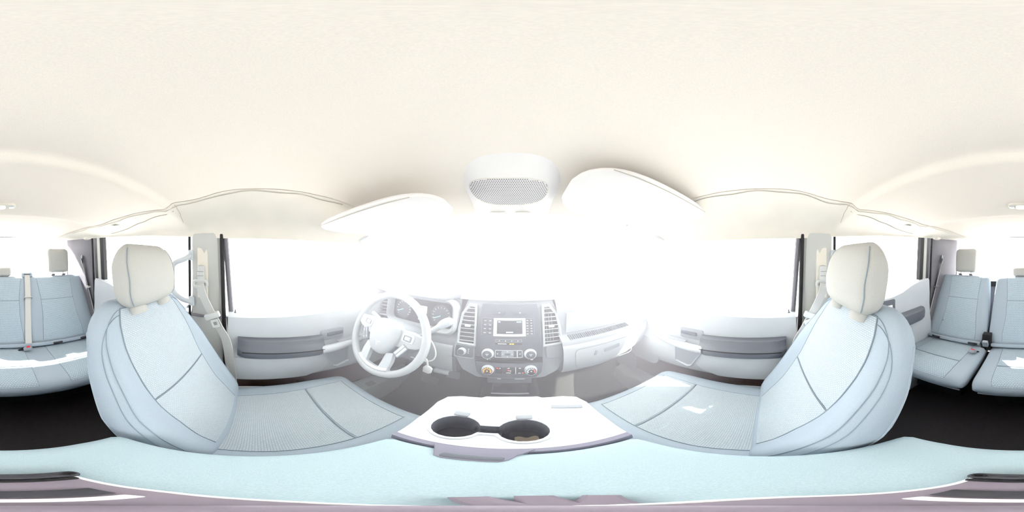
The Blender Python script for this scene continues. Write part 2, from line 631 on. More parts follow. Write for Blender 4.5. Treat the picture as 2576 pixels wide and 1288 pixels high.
def front_door(s, name, label):
    prof = [(0.80, 0.795), (0.775, 0.826), (0.74, 0.826), (0.722, 0.812), (0.716, 0.77), (0.717, 0.70), (0.722, 0.66), (0.716, 0.63), (0.702, 0.605), (0.694, 0.56), (0.694, 0.50), (0.700, 0.455), (0.712, 0.436), (0.735, 0.428)]
    b = new()
    rows = []
    for i in range(16):
        y = lerp(-0.125, 0.80, i / 15)
        bul = 0.008 * sstep(0.28, 0.45, y)
        rows.append([V((s * (x - (bul if z < 0.63 else 0)), y, z)) for x, z in prof])
    loft(b, rows, False, False)
    d = struct(obj(name, b, 'light'))
    d['label'] = label
    b = new()
    loft(b, [[V((s * x, y, z)) for x, z in ((0.735, 0.43), (0.75, 0.40), (0.75, 0.22), (0.80, 0.20))] for y in (-0.125, 0.2, 0.5, 0.80)], False, False)
    obj('lower_pocket', b, 'maroon', d)
    # inset lower panel with a curved front
    b = new()
    prism(b, [(-0.10, 0.445), (0.22, 0.445), (0.30, 0.475), (0.34, 0.52), (0.30, 0.585), (0.25, 0.595), (-0.10, 0.60)], -0.004, 0.006, side_M(s, s * 0.696, 0, 0), 0.004)
    obj('lower_panel', b, 'light', d)
    # dark padded armrest bolster
    ring = [(0.725, 0.712), (0.695, 0.716), (0.680, 0.708), (0.674, 0.690), (0.664, 0.676), (0.650, 0.668), (0.648, 0.664), (0.646, 0.655), (0.650, 0.630), (0.664, 0.618), (0.725, 0.612)]
    b = new()
    rings = []
    for i in range(13):
        t = i / 12
        y = lerp(-0.078, 0.305, t)
        k = 1 - 0.35 * (1 - sstep(0, 0.10, t)) - 0.25 * sstep(0.93, 1.0, t)
        rings.append([V((s * (0.725 - (0.725 - x) * k), y, z - 0.02 * t)) for x, z in ring])
    loft(b, rings)
    bo = obj('armrest', b, 'char', d)
    b = new()
    tube(b, [V((s * 0.6465, lerp(-0.055, 0.295, i / 10), 0.662 - 0.02 * i / 10)) for i in range(11)], 0.0022, 6)
    obj('piping', b, 'black', bo)
    # pull handle in front of the armrest
    b = new()
    tube(b, smooth_path([(s * 0.665, 0.285, 0.632), (s * 0.660, 0.34, 0.634), (s * 0.672, 0.43, 0.632), (s * 0.695, 0.52, 0.630), (s * 0.715, 0.585, 0.628)], 5), lambda t: (0.024, 0.019), 12)
    ph = obj('pull_handle', b, 'light', d)
    b = new()
    box(b, (s * 0.682, 0.44, 0.652), (0.026, 0.13, 0.006), 0.002)
    obj('switch_plate', b, 'mid', ph)
    # hollow behind the handle and the release lever recess
    outl = [(0.300, 0.604), (0.432, 0.604), (0.432, 0.508), (0.368, 0.490), (0.350, 0.500)]
    b = new()
    prism(b, outl, -0.01, 0.003, side_M(s, s * 0.688, 0, 0))
    obj('pull_cup', b, 'mid', d)
    b = new()
    cx, cy = 0.375, 0.555
    frame(b, [(cx + (a - cx) * 1.12, cy + (c - cy) * 1.16 - 0.004) for a, c in outl], outl, -0.01, 0.010, side_M(s, s * 0.688, 0, 0))
    obj('pull_cup_rim', b, 'light', d)
    b = new()
    prism(b, rrect(0.125, 0.062, 0.010, 0.362, 0.686), -0.01, 0.004, side_M(s, s * 0.716, 0, 0), 0.002)
    rl = obj('release_recess', b, 'mid', d)
    b = new()
    box(b, (s * 0.708, 0.375, 0.690), (0.010, 0.085, 0.020), 0.004)
    obj('release_lever', b, 'char', rl)
    # lock button on the sill, speaker panel lower front
    b = new()
    lathe(b, [(0.0055, -0.004), (0.0055, 0.0), (0.0028, 0.006), (0.0035, 0.014), (0.001, 0.017)], Matrix.Translation((s * 0.75, -0.096, 0.827)), 10)
    obj('lock_knob', b, 'char', d)
    b = new()
    prism(b, rrect(0.22, 0.20, 0.05, 0.66, 0.50), -0.01, 0.006, side_M(s, s * 0.694, 0, 0), 0.003)
    obj('speaker_panel', b, 'light', d)
    # mirror sail at the front of the glass
    b = new()
    prism(b, [(0.70, 0.82), (0.98, 0.82), (0.86, 0.93), (0.70, 1.04)], -0.01, 0.01, side_M(s, s * 0.775, 0, 0), 0.004)
    obj('mirror_sail', b, 'light', d)
    # door frame above the sill at the back edge
    b = new()
    tube(b, [V((s * lerp(0.775, 0.735, k / 6), -0.118 - 0.022 * k / 6, lerp(0.81, 1.20, k / 6))) for k in range(7)], lambda t: (0.013, 0.013), 8)
    obj('window_frame', b, 'pillar', d)
    return d


front_door(-1, 'door_1', 'grey driver door lining with dark padded armrest and pull handle')
front_door(1, 'door_2', 'grey front passenger door lining with dark padded armrest and pull handle')


def rear_door(s, name, label):
    b = new()
    rows = []
    for i in range(18):
        y = lerp(-0.345, -1.145, i / 17)
        zs = interp([(-1.15, 0.915), (-0.98, 0.912), (-0.90, 0.893), (-0.82, 0.862), (-0.72, 0.845), (-0.34, 0.835)], y)
        rows.append([V((s * x, y, z)) for x, z in ((0.815, zs - 0.03), (0.79, zs), (0.768, zs), (0.752, zs - 0.015), (0.748, 0.78), (0.75, 0.70), (0.745, 0.60), (0.735, 0.52), (0.735, 0.42), (0.755, 0.36), (0.76, 0.18))])
    loft(b, rows, False, False)
    d = struct(obj(name, b, 'light'))
    d['label'] = label
    b = new()
    rings = []
    for i in range(11):
        t = i / 10
        y = lerp(-0.42, -1.02, t)
        k = 1 - 0.4 * (1 - sstep(0, 0.12, t)) - 0.3 * sstep(0.9, 1, t)
        rings.append([V((s * (0.76 - (0.76 - x) * k), y, z)) for x, z in ((0.76, 0.70), (0.71, 0.702), (0.690, 0.690), (0.684, 0.66), (0.692, 0.615), (0.71, 0.60), (0.76, 0.595))])
    loft(b, rings)
    obj('armrest', b, 'char', d)
    b = new()
    prism(b, rrect(0.16, 0.085, 0.012, -0.66, 0.775), -0.01, 0.004, side_M(s, s * 0.750, 0, 0), 0.002)
    rl = obj('release_recess', b, 'char', d)
    b = new()
    box(b, (s * 0.742, -0.665, 0.772), (0.010, 0.09, 0.022), 0.004)
    obj('release_lever', b, 'chrome', rl)
    b = new()
    box(b, (s * 0.678, -0.625, 0.708), (0.03, 0.045, 0.01), 0.004)
    obj('window_switch', b, 'chrome', d)
    # window frame at the rear edge, two steps
    for yy, w, m in ((-1.03, 0.020, 'black'), (-1.075, 0.020, 'pillar_l'), (-1.118, 0.018, 'dark')):
        b = new()
        rings = []
        for k in range(9):
            t = k / 8
            z = lerp(0.84, 1.25, t)
            x = lerp(0.785, 0.742, t)
            y0 = yy - 0.03 * (1 - t) + 0.01
            rings.append([V((s * (x - 0.012), y0 - w, z)), V((s * (x - 0.012), y0 + w, z)), V((s * (x + 0.02), y0 + w, z)), V((s * (x + 0.02), y0 - w, z))])
        loft(b, rings)
        obj('window_frame', b, m, d)
    return d


rear_door(-1, 'door_3', 'grey rear door lining behind the driver seat')
rear_door(1, 'door_4', 'grey rear door lining with dark armrest behind the front passenger seat')

# door sills
for s, nm in ((-1, 'trim_11'), (1, 'trim_12')):
    b = new()
    loft(b, [[V((s * x, y, z)) for x, z in ((0.80, 0.16), (0.76, 0.20), (0.70, 0.205), (0.665, 0.19), (0.65, 0.12), (0.66, 0.0))] for y in (0.90, 0.6, 0.3, 0.0, -0.3, -0.7, -1.15)], False, False)
    t = struct(obj(nm, b, 'light')); t['label'] = 'grey door sill plate on the %s side' % ('driver' if s < 0 else 'passenger')
    b = new()
    box(b, (s * 0.685, 0.58, 0.208), (0.04, 0.05, 0.006), 0.002)
    obj('sill_latch', b, 'mid', t)
    # kick panel ahead of the door
    b = new()
    loft(b, [[V((s * x, y, z)) for x, y in ((0.80, 0.76), (0.74, 0.79), (0.72, 0.85), (0.72, 1.0), (0.72, 1.17))] for z in (0.05, 0.2, 0.4, 0.55, 0.70)], False, False)
    obj('kick_panel', b, 'mid', t)


# ------------------------------------------------------------------ upholstery
class Pad:
    """stuffed pad swept along axis U; N is its upper/front side, X its width"""

    def __init__(self, O, X, U, N, L, w, top, bol, bot, r0=0.05, r1=0.06, wr=0.03, n=3.2, bol_at=(0.55, 0.92)):
        self.O, self.X, self.U, self.N = V(O), V(X), V(U), V(N)
        self.L, self.w, self.top, self.bol, self.bot = L, w, top, bol, bot
        self.r0, self.r1, self.wr, self.n, self.bol_at = r0, r1, wr, n, bol_at

    def k(self, s):
        if s < self.r0:
            a = (self.r0 - s) / self.r0
        elif s > self.L - self.r1:
            a = (s - (self.L - self.r1)) / self.r1
        else:
            return 1.0
        return math.sqrt(max(0.0, 1 - min(1, a) ** 2.3))

    def f(self, fn, s):
        return fn(s) if callable(fn) else fn

    def pt(self, s, cx, front=True, off=0.0):
        n = self.n
        sy = max(0.0, 1 - abs(cx) ** n) ** (1 / n)
        k = self.k(s)
        w = self.f(self.w, s) - self.wr * (1 - k)
        x = w * cx
        if front:
            h = (self.f(self.top, s) + self.f(self.bol, s) * sstep(self.bol_at[0], self.bol_at[1], abs(cx))) * sy * k
        else:
            h = -self.f(self.bot, s) * sy * k
        return self.O + self.X * x + self.U * s + self.N * (h + (off if front else -off))

    def cxs(self, m):
        o = []
        for i in range(m + 1):
            a = math.pi * i / m
            c = math.cos(a)
            o.append(math.copysign(abs(c) ** (2 / self.n), c))
        return o

    def build(self, bm, ns=26, m=28):
        ss = [self.L * (0.5 - 0.5 * math.cos(math.pi * i / ns)) for i in range(ns + 1)]
        cx = self.cxs(m)
        rings = []
        for s in ss:
            s = min(max(s, 1e-4), self.L - 1e-4)
            rings.append([self.pt(s, c) for c in cx] + [self.pt(s, c, False) for c in reversed(cx[1:-1])])
        loft(bm, rings, True, True)
        return bm

    def patch(self, bm, ca, cb, sa, sb, off=0.0018, nx=14, ns=18):
        uvl = bm.loops.layers.uv.get('UVMap') or bm.loops.layers.uv.new('UVMap')
        gr = []
        for j in range(ns + 1):
            s = lerp(sa, sb, j / ns)
            a = ca(s) if callable(ca) else ca
            b = cb(s) if callable(cb) else cb
            gr.append([(self.pt(s, lerp(a, b, i / nx), True, off), self.f(self.w, s) * lerp(a, b, i / nx), s) for i in range(nx + 1)])
        vs = [[bm.verts.new(p[0]) for p in r] for r in gr]
        for j in range(ns):
            for i in range(nx):
                f = bm.faces.new((vs[j][i], vs[j][i + 1], vs[j + 1][i + 1], vs[j + 1][i]))
                for l, (jj, ii) in zip(f.loops, ((j, i), (j, i + 1), (j + 1, i + 1), (j + 1, i))):
                    l[uvl].uv = (gr[jj][ii][1] + 5.0, gr[jj][ii][2] + 5.0)
        return bm

    def seam(self, bm, pts, r=0.0013, off=0.0014):
        """pts = list of (s, cx)"""
        tube(bm, [self.pt(s, c, True, off) for s, c in pts], r, 6)
        return bm


def front_seat(s, dy, name, label):
    cx = s * 0.408
    T = thing(name, label, 'seat', (cx, 0.1 + dy, 0.0))
    X = V((1, 0, 0))
    # --- cushion
    cu = Pad((cx, -0.17 + dy, 0.385), X, V((0, 1, 0.035)).normalized(), V((0, -0.035, 1)).normalized(), 0.555,
             lambda q: interp([(0, 0.215), (0.2, 0.240), (0.555, 0.232)], q), lambda q: interp([(0, 0.055), (0.2, 0.062), (0.42, 0.080), (0.555, 0.075)], q),
             lambda q: 0.040 * (1 - 0.5 * sstep(0.35, 0.52, q)), 0.10, 0.04, 0.075, 0.03, 3.0)
    b = new()
    o = obj('cushion', cu.build(b), 'seat', T)
    c = 0.66
    b = new(); cu.patch(b, lambda q: -c, lambda q: c, 0.05, 0.345)
    obj('cushion_insert', b, 'seat_fin', T)
    b = new(); cu.patch(b, lambda q: -c, lambda q: c, 0.355, 0.495)
    obj('thigh_insert', b, 'seat_fin', T)
    b = new()
    for g in (-c, c):
        cu.seam(b, [(lerp(0.05, 0.50, i / 20), g) for i in range(21)])
    cu.seam(b, [(0.350, lerp(-c, c, i / 16)) for i in range(17)], 0.0015)
    cu.seam(b, [(0.497, lerp(-c, c, i / 16)) for i in range(17)])
    obj('stitching', b, 'seam', o)
    b = new()
    box(b, (cx, 0.10 + dy, 0.235), (0.40, 0.44, 0.12), 0.02)
    obj('seat_base', b, 'dark', T)
    for g in (-1, 1):
        b = new(); box(b, (cx + g * 0.17, 0.10 + dy, 0.09), (0.045, 0.50, 0.18), 0.008)
        obj('seat_rail', b, 'black', T)
    b = new()
    rings = []
    for i in range(9):
        t = i / 8
        y = lerp(-0.16, 0.16, t) + dy
        hgt = 0.055 * math.sin(math.pi * lerp(0.12, 0.94, t)) ** 0.6
        x0 = cx + s * 0.236
        rings.append([V((x0, y, 0.30)), V((x0 + s * 0.028, y, 0.31)), V((x0 + s * 0.032, y, 0.345 + hgt * 0.5)), V((x0 + s * 0.024, y, 0.36 + hgt)), V((x0, y, 0.37 + hgt))])
    loft(b, rings)
    obj('side_shield', b, 'light', T)
    # --- backrest
    a = math.radians(26)
    U = V((0, -math.sin(a), math.cos(a)))
    N = V((0, math.cos(a), math.sin(a)))
    bk = Pad((cx, -0.085 + dy, 0.40), X, U, N, 0.635,
             lambda q: interp([(0, 0.205), (0.12, 0.232), (0.30, 0.240), (0.45, 0.228), (0.56, 0.205), (0.635, 0.170)], q),
             lambda q: interp([(0, 0.05), (0.15, 0.045), (0.35, 0.038), (0.635, 0.042)], q),
             lambda q: 0.050 * sstep(0.0, 0.1, q) * (1 - sstep(0.36, 0.60, q)), lambda q: interp([(0, 0.09), (0.3, 0.095), (0.635, 0.070)], q),
             0.05, 0.075, 0.045, 2.7)
    b = new()
    o = obj('backrest', bk.build(b), 'seat', T)
    cf = lambda q: interp([(0.04, 0.60), (0.2, 0.56), (0.34, 0.60), (0.50, 0.68), (0.6, 0.66)], q)
    b = new(); bk.patch(b, lambda q: -cf(q), cf, 0.06, 0.315)
    obj('lumbar_insert', b, 'seat_fin', T)
    b = new(); bk.patch(b, lambda q: -cf(q), cf, 0.322, 0.60, ns=24)
    obj('upper_insert', b, 'seat_fin', T)
    b = new()
    for g in (-1, 1):
        bk.seam(b, [(lerp(0.06, 0.60, i / 26), g * cf(lerp(0.06, 0.60, i / 26))) for i in range(27)], 0.0015)
        # double stitched line round the side panel
        for cc, ee in ((0.955, 0.585), (0.90, 0.60)):
            path = [(lerp(0.05, ee - 0.10, i / 20), g * cc) for i in range(21)] + [(ee - 0.10 + 0.10 * math.sin(q), g * (cf(ee) + (cc - cf(ee)) * math.cos(q))) for q in [math.pi / 2 * j / 8 for j in range(1, 9)]]
            bk.seam(b, path, 0.0010, 0.0006)
    bk.seam(b, [(0.318, cf(0.318) * lerp(-1, 1, i / 16)) for i in range(17)], 0.0015)
    bk.seam(b, [(0.602, 0.66 * lerp(-1, 1, i / 16)) for i in range(17)], 0.0016)
    obj('stitching', b, 'seam', o)
    b = new()
    for g in (-1, 1):
        tube(b, [bk.pt(lerp(0.03, 0.56, i / 18), g * 0.995, False, 0.001) for i in range(19)], 0.0024, 6)
    obj('piping', b, 'seat', o)
    # --- headrest
    topc = bk.O + U * 0.60
    ah = math.radians(9)
    Uh = V((0, -math.sin(ah), math.cos(ah)))
    Nh = V((0, math.cos(ah), math.sin(ah)))
    h0 = V((cx, topc.y + 0.040, 0.950))
    hr = Pad(h0, X, Uh, Nh, 0.188, lambda q: interp([(0, 0.112), (0.05, 0.128), (0.13, 0.128), (0.188, 0.115)], q),
             lambda q: interp([(0, 0.035), (0.08, 0.052), (0.188, 0.040)], q), 0.004, lambda q: interp([(0, 0.045), (0.1, 0.055), (0.188, 0.045)], q), 0.035, 0.075, 0.042, 2.7)
    b = new()
    ho = obj('headrest', hr.build(b, 20, 26), 'headrest', T)
    b = new()
    for g in (-1, 1):
        hr.seam(b, [(lerp(0.012, 0.172, i / 16), g * 0.90) for i in range(17)], 0.0014)
    obj('stitching', b, 'seam', ho)
    for g in (-1, 1):
        b = new()
        tube(b, [V((cx + g * 0.062, h0.y + 0.002, 0.93 + 0.0)), V((cx + g * 0.062, h0.y - 0.004, 0.985))], 0.0065, 10)
        obj('headrest_post', b, 'chrome', ho)
        b = new()
        lathe(b, [(0.022, -0.012), (0.023, 0.004), (0.019, 0.012), (0.008, 0.014)], Matrix.Translation((cx + g * 0.062, h0.y + 0.002, 0.945)) @ Matrix.Rotation(a * 0.7, 4, 'X') @ Matrix.Scale(1.35, 4, (1, 0, 0)), 18)
        obj('post_collar', b, 'headrest', T)
    return T


front_seat(-1, 0.0, 'front_seat', 'pale grey cloth driver seat behind the steering wheel')
front_seat(1, 0.09, 'front_seat', 'pale grey cloth passenger seat facing the glovebox')

# ------------------------------------------------------------------ rear bench: wide section and single section
AR = math.radians(27)
UR = V((0, -math.sin(AR), math.cos(AR)))
NR = V((0, math.cos(AR), math.sin(AR)))


def rear_seat(name, label, x0, x1, cu0, cu1, inserts, cu_ins):
    xc, w = (x0 + x1) / 2, (x1 - x0) / 2
    T = thing(name, label, 'seat', (xc, -1.0, 0.0))
    X = V((1, 0, 0))
    nn = 5.0 if w > 0.4 else 3.6
    bk = Pad((xc, -1.175, 0.375), X, UR, NR, 0.605, lambda q: w * interp([(0, 0.97), (0.1, 1.0), (0.35, 0.985), (0.605, 0.90 if w < 0.4 else 0.95)], q), 0.045, 0.012, 0.085, 0.03, 0.05, 0.03, nn, (0.6, 0.95))
    b = new()
    bo = obj('backrest', bk.build(b, 24, 40), 'seat', T)
    bs = new()
    for (xa, xb) in inserts:
        ca, cb = (xa - xc) / w, (xb - xc) / w
        m = (ca + cb) / 2
        sh = lambda q: interp([(0.03, 1.06), (0.25, 0.92), (0.40, 0.92), (0.58, 1.05)], q)
        fa = lambda q, ca=ca, m=m: m + (ca - m) * sh(q)
        fb = lambda q, cb=cb, m=m: m + (cb - m) * sh(q)
        for sa, sb, nm in ((0.035, 0.375, 'lower_insert'), (0.380, 0.575, 'upper_insert')):
            b = new(); bk.patch(b, fa, fb, sa, sb)
            obj(nm, b, 'seat_in', T)
        for g in (fa, fb):
            bk.seam(bs, [(lerp(0.035, 0.575, i / 22), g(lerp(0.035, 0.575, i / 22))) for i in range(23)])
        bk.seam(bs, [(0.3775, lerp(fa(0.3775), fb(0.3775), i / 10)) for i in range(11)])
    obj('stitching', bs, 'seam', bo)
    # cushion
    xcc, wc = (cu0 + cu1) / 2, (cu1 - cu0) / 2
    cu = Pad((xcc, -1.20, 0.335), X, V((0, 1, 0.03)).normalized(), V((0, -0.03, 1)).normalized(), 0.535, wc, lambda q: interp([(0, 0.04), (0.15, 0.042), (0.4, 0.060), (0.535, 0.052)], q), 0.008, 0.075, 0.03, 0.075, 0.03, 5.0 if wc > 0.4 else 3.6, (0.6, 0.95))
    b = new()
    co = obj('cushion', cu.build(b, 26, 40), 'seat', T)
    bs = new()
    for (xa, xb) in cu_ins:
        ca, cb = (xa - xcc) / wc, (xb - xcc) / wc
        for sa, sb, nm in ((0.06, 0.335, 'cushion_insert'), (0.345, 0.522, 'front_insert')):
            b = new(); cu.patch(b, ca, cb, sa, sb)
            obj(nm, b, 'seat_in', T)
        for g in (ca, cb):
            cu.seam(bs, [(lerp(0.06, 0.522, i / 20), g) for i in range(21)])
        cu.seam(bs, [(0.34, lerp(ca, cb, i / 10)) for i in range(11)])
    obj('stitching', bs, 'seam', co)
    b = new()
    tube(b, [V((lerp(cu0 + 0.03, cu1 - 0.03, i / 10), -0.70 + 0.012 * abs(i - 5) / 5 * 0, 0.285)) for i in range(11)], 0.004, 6)
    obj('hem', b, 'belt', co)
    b = new()
    box(b, (xc, -1.125, 0.405), (2 * w - 0.06, 0.035, 0.03), 0.010, Matrix.Rotation(math.radians(20), 3, 'X'))
    obj('hinge_cover', b, 'seat', T)
    b = new()
    box(b, (xcc, -1.02, 0.15), (2 * wc - 0.16, 0.34, 0.26), 0.02)
    obj('seat_pedestal', b, 'black', T)
    return T, bk


def rear_headrest(T, x, z0, h, w, y=-1.455):
    Uh = V((0, -0.10, 0.995)); Nh = V((0, 0.995, 0.10))
    hr = Pad((x, y, z0), V((1, 0, 0)), Uh, Nh, h, lambda q: interp([(0, w * 0.96), (h, w)], q), 0.04, 0.0, 0.045, 0.022, min(0.05, h * 0.45), 0.032, 4.0)
    b = new()
    ho = obj('headrest', hr.build(b, 18, 26), 'headrest', T)
    for g in (-1, 1):
        b = new()
        tube(b, [V((x + g * w * 0.5, y + 0.004, z0 - 0.05)), V((x + g * w * 0.5, y, z0 + 0.02))], 0.006, 10)
        obj('headrest_post', b, 'chrome', ho)
        b = new()
        box(b, (x + g * w * 0.5, y + 0.012, z0 - 0.022), (0.032, 0.034, 0.014), 0.005, Matrix.Rotation(AR, 3, 'X'))
        obj('post_collar', b, 'char', ho)


bench, bk1 = rear_seat('rear_bench_seat', 'wide grey cloth rear bench section with two headrests behind the driver', -0.785, 0.262, -0.785, 0.235,
                       [(-0.645, -0.325), (-0.165, 0.155)], [(-0.66, -0.32), (-0.165, 0.145)])
rear_headrest(bench, -0.54, 0.945, 0.225, 0.104)
rear_headrest(bench, 0.0, 0.915, 0.09, 0.100)
single, bk2 = rear_seat('rear_single_seat', 'narrow grey cloth rear seat section with one headrest behind the front passenger', 0.278, 0.785, 0.262, 0.785,
                        [(0.365, 0.665)], [(0.36, 0.68)])
rear_headrest(single, 0.54, 0.945, 0.225, 0.104)
for T, xs_ in ((bench, (-0.63, -0.41)), (single, (0.36, 0.66))):
    for x in xs_:
        b = new()
        prism(b, rrect(0.07, 0.018, 0.006), -0.004, 0.006, Matrix.Translation((x, -1.100, 0.412)) @ Matrix.Rotation(math.radians(60), 4, 'X'), 0.002)
        obj('anchor_slot', b, 'dark', T)
b = new()        # belt outlet on top of the bench
box(b, (-0.235, -1.432, 0.925), (0.10, 0.06, 0.045), 0.014, Matrix.Rotation(AR, 3, 'X'))
ol = obj('belt_outlet', b, 'seat', bench)
b = new(); box(b, (-0.235, -1.402, 0.938), (0.058, 0.006, 0.008), 0.002, Matrix.Rotation(AR, 3, 'X'))
obj('outlet_slot', b, 'dark', ol)

# ------------------------------------------------------------------ seat belts
# centre rear belt, hanging straight down the bench back
T = thing('seat_belt', 'pale lap and shoulder belt hanging down the middle of the wide rear bench', 'seat belt', (-0.22, -1.2, 0.4))
pts = [(-0.235, -1.404, 0.94), (-0.234, -1.385, 0.905), (-0.232, -1.36, 0.86), (-0.225, -1.30, 0.745), (-0.215, -1.235, 0.60), (-0.205, -1.165, 0.475), (-0.20, -1.125, 0.42)]
b = new(); ribbon(b, smooth_path(pts, 4), V((0.023, 0, 0)))
obj('webbing', b, 'belt', T)
b = new()
frame(b, rrect(0.066, 0.030, 0.010), rrect(0.050, 0.012, 0.004), -0.004, 0.006, Matrix.Translation((-0.225, -1.296, 0.752)) @ Matrix.Rotation(math.radians(63), 4, 'X'))
prism(b, rrect(0.026, 0.040, 0.004, 0, -0.032), -0.002, 0.003, Matrix.Translation((-0.225, -1.296, 0.752)) @ Matrix.Rotation(math.radians(63), 4, 'X'), 0.001)
obj('latch_plate', b, 'beltp', T)
for s, side in ((-1, 'driver'), (1, 'passenger')):
    T = thing('seat_belt', 'pale shoulder belt beside the rear corner pillar on the %s side' % side, 'seat belt', (s * 0.77, -1.2, 0.36))
    pts = [(s * 0.722, -1.335, 1.075), (s * 0.728, -1.31, 1.02), (s * 0.748, -1.235, 0.80), (s * 0.765, -1.165, 0.58), (s * 0.770, -1.115, 0.40)]
    b = new(); ribbon(b, smooth_path(pts, 5), V((s * 0.012, -0.019, 0.0)))
    obj('webbing', b, 'belt', T)
    b = new()
    box(b, (s * 0.745, -1.245, 0.825), (0.045, 0.05, 0.016), 0.006)
    obj('latch_plate', b, 'pillar' if s > 0 else 'beltp', T)
# front belts on the pillars between the doors
for s, dy, side in ((-1, 0.0, 'driver'), (1, 0.0, 'front passenger')):
    T = thing('seat_belt', 'pale shoulder belt hanging from the door pillar beside the %s seat' % side, 'seat belt', (s * 0.70, -0.2, 0.3))
    pts = [(s * 0.700, -0.252, 0.975), (s * 0.696, -0.240, 0.93), (s * 0.690, -0.205, 0.86), (s * 0.685, -0.160, 0.775), (s * 0.680, -0.125, 0.70), (s * 0.690, -0.11, 0.55), (s * 0.700, -0.10, 0.36)]
    b = new(); ribbon(b, smooth_path(pts, 5), [V((s * 0.010, -0.022, -0.004))] * 31)
    obj('webbing', b, 'belt', T)
    b = new()
    box(b, (s * 0.708, -0.248, 1.015), (0.024, 0.036, 0.085), 0.011)
    ad = obj('height_adjuster', b, 'beltp', T)
    for z in (1.01, 1.03):
        b = new(); box(b, (s * 0.6955, -0.248, z), (0.002, 0.030, 0.0015))
        obj('adjuster_line', b, 'pillar', ad)
    b = new()
    M = Matrix.Translation((s * 0.700, -0.250, 0.972)) @ Matrix.Rotation(math.radians(-s * 90), 4, 'Y') @ Matrix.Rotation(math.radians(90), 4, 'Z')
    frame(b, rrect(0.078, 0.042, 0.018), rrect(0.054, 0.014, 0.006), -0.006, 0.006, M)
    obj('guide_ring', b, 'beltp', T)
    b = new()
    box(b, (s * 0.683, -0.188, 0.828), (0.022, 0.072, 0.030), 0.007, Matrix.Rotation(math.radians(25), 3, 'X'))
    lp = obj('latch_plate', b, 'beltp', T)
    b = new()
    frame(b, rrect(0.034, 0.040, 0.006), rrect(0.016, 0.016, 0.003), -0.002, 0.002, Matrix.Translation((s * 0.672, -0.172, 0.795)) @ Matrix.Rotation(math.radians(-s * 90), 4, 'Y') @ Matrix.Rotation(math.radians(110), 4, 'Z'))
    obj('tongue', b, 'beltp', lp)

# buckles on the rear bench
def buckle(loc, rot, label, h=0.05, red=True):
    T = thing('seat_belt_buckle', label, 'buckle', loc)
    M = Matrix.Translation(loc) @ rot
    b = new(); prism(b, rrect(0.040, h, 0.008), -0.011, 0.011, M, 0.004)
    obj('housing', b, 'mid', T)
    b = new(); prism(b, rrect(0.026, h * 0.42, 0.003, 0, h * 0.16), 0.009, 0.014, M, 0.001)
    obj('release_button', b, 'red', T)
    b = new(); tube(b, [M @ V((0, -h * 0.5, 0)), M @ V((0, -h * 0.5 - 0.05, -0.01))], (0.013, 0.005), 8)
    obj('stalk', b, 'black', T)


R = lambda ax, d: Matrix.Rotation(math.radians(d), 4, ax)
buckle((0.262, -1.085, 0.435), R('X', 65), 'grey upright buckle with red button in the gap between the rear seat sections', 0.062)
buckle((0.325, -1.00, 0.408), R('Z', -25) @ R('X', 25), 'small buckle with red button lying on the inner edge of the narrow rear seat', 0.045)
buckle((-0.185, -1.075, 0.408), R('Z', 70) @ R('X', 18), 'pale buckle with red button lying below the middle rear belt', 0.055)
b = new()
rings = []
for i in range(7):
    t = i / 6
    rings.append([V((0.262 + x * (1 - 0.2 * t), -1.13 - 0.02 * t + y, 0.36 + 0.13 * t)) for x, y in ((-0.035, 0.02), (0.04, 0.02), (0.04, -0.03), (-0.035, -0.03))])
loft(b, rings)
tag(obj('seat_hinge_cover', b, 'black', smooth=False), 'black hinge cover in the gap between the two rear seat sections', 'hinge')

# ------------------------------------------------------------------ centre console with fold-down armrest
CZ = 0.650                                       # top of the armrest
CON = thing('center_console', 'pale folded centre seat console with padded armrest lid and twin cup holders', 'console', (0, 0.1, 0.0))


def cup_outline(grow=0.0):
    """dumb-bell outline of the twin cup holder opening"""
    o = []
    r = 0.0405 + grow
    cl_, cr_ = V((-0.090, 0.250)), V((0.018, 0.250))
    nw = 0.013 + grow
    a0 = math.degrees(math.asin(nw / r))
    for i in range(19):
        a = math.radians(lerp(a0, 360 - a0, i / 18))
        o.append((cl_.x + r * math.cos(a), cl_.y + r * math.sin(a)))
    for i in range(19):
        a = math.radians(lerp(180 + a0, 540 - a0, i / 18))
        o.append((cr_.x + r * math.cos(a), cr_.y + r * math.sin(a)))
    return o


def con_outline(n_extra=0):
    return [(-0.158, 0.182), (-0.163, 0.25), (-0.162, 0.33), (-0.150, 0.362), (-0.12, 0.376), (-0.07, 0.381), (-0.062, 0.388), (0.0, 0.392), (0.062, 0.388), (0.070, 0.381), (0.12, 0.376), (0.150, 0.362), (0.162, 0.33), (0.163, 0.25), (0.158, 0.182)]


# cup holder deck: top face between the outer outline and the dumb-bell opening
b = new()
co_ = con_outline()
t = new()
ov = [t.verts.new((x, y, CZ - 0.008)) for x, y in co_]
iv = [t.verts.new((x, y, CZ - 0.008)) for x, y in cup_outline(0.004)]
es = [t.edges.new((ov[i], ov[(i + 1) % len(ov)])) for i in range(len(ov))] + [t.edges.new((iv[i], iv[(i + 1) % len(iv)])) for i in range(len(iv))]
bmesh.ops.triangle_fill(t, use_beauty=True, edges=es)
merge(b, t)
rings = [[V((x, y, CZ - 0.008)) for x, y in co_], [V((x * 1.012, 0.25 + (y - 0.25) * 1.02, CZ - 0.014)) for x, y in co_], [V((x * 1.012, 0.25 + (y - 0.25) * 1.02, CZ - 0.06)) for x, y in co_], [V((x * 0.98, 0.25 + (y - 0.25) * 0.98, CZ - 0.20)) for x, y in co_]]
loft(b, rings, True, False)
deck = obj('cup_holder_deck', b, 'console', CON, angle=30)
b = new()
frame(b, cup_outline(0.006), cup_outline(0.0), CZ - 0.010, CZ - 0.003, Matrix.Identity(4), CZ - 0.02)
obj('cup_rim', b, 'silver', deck)
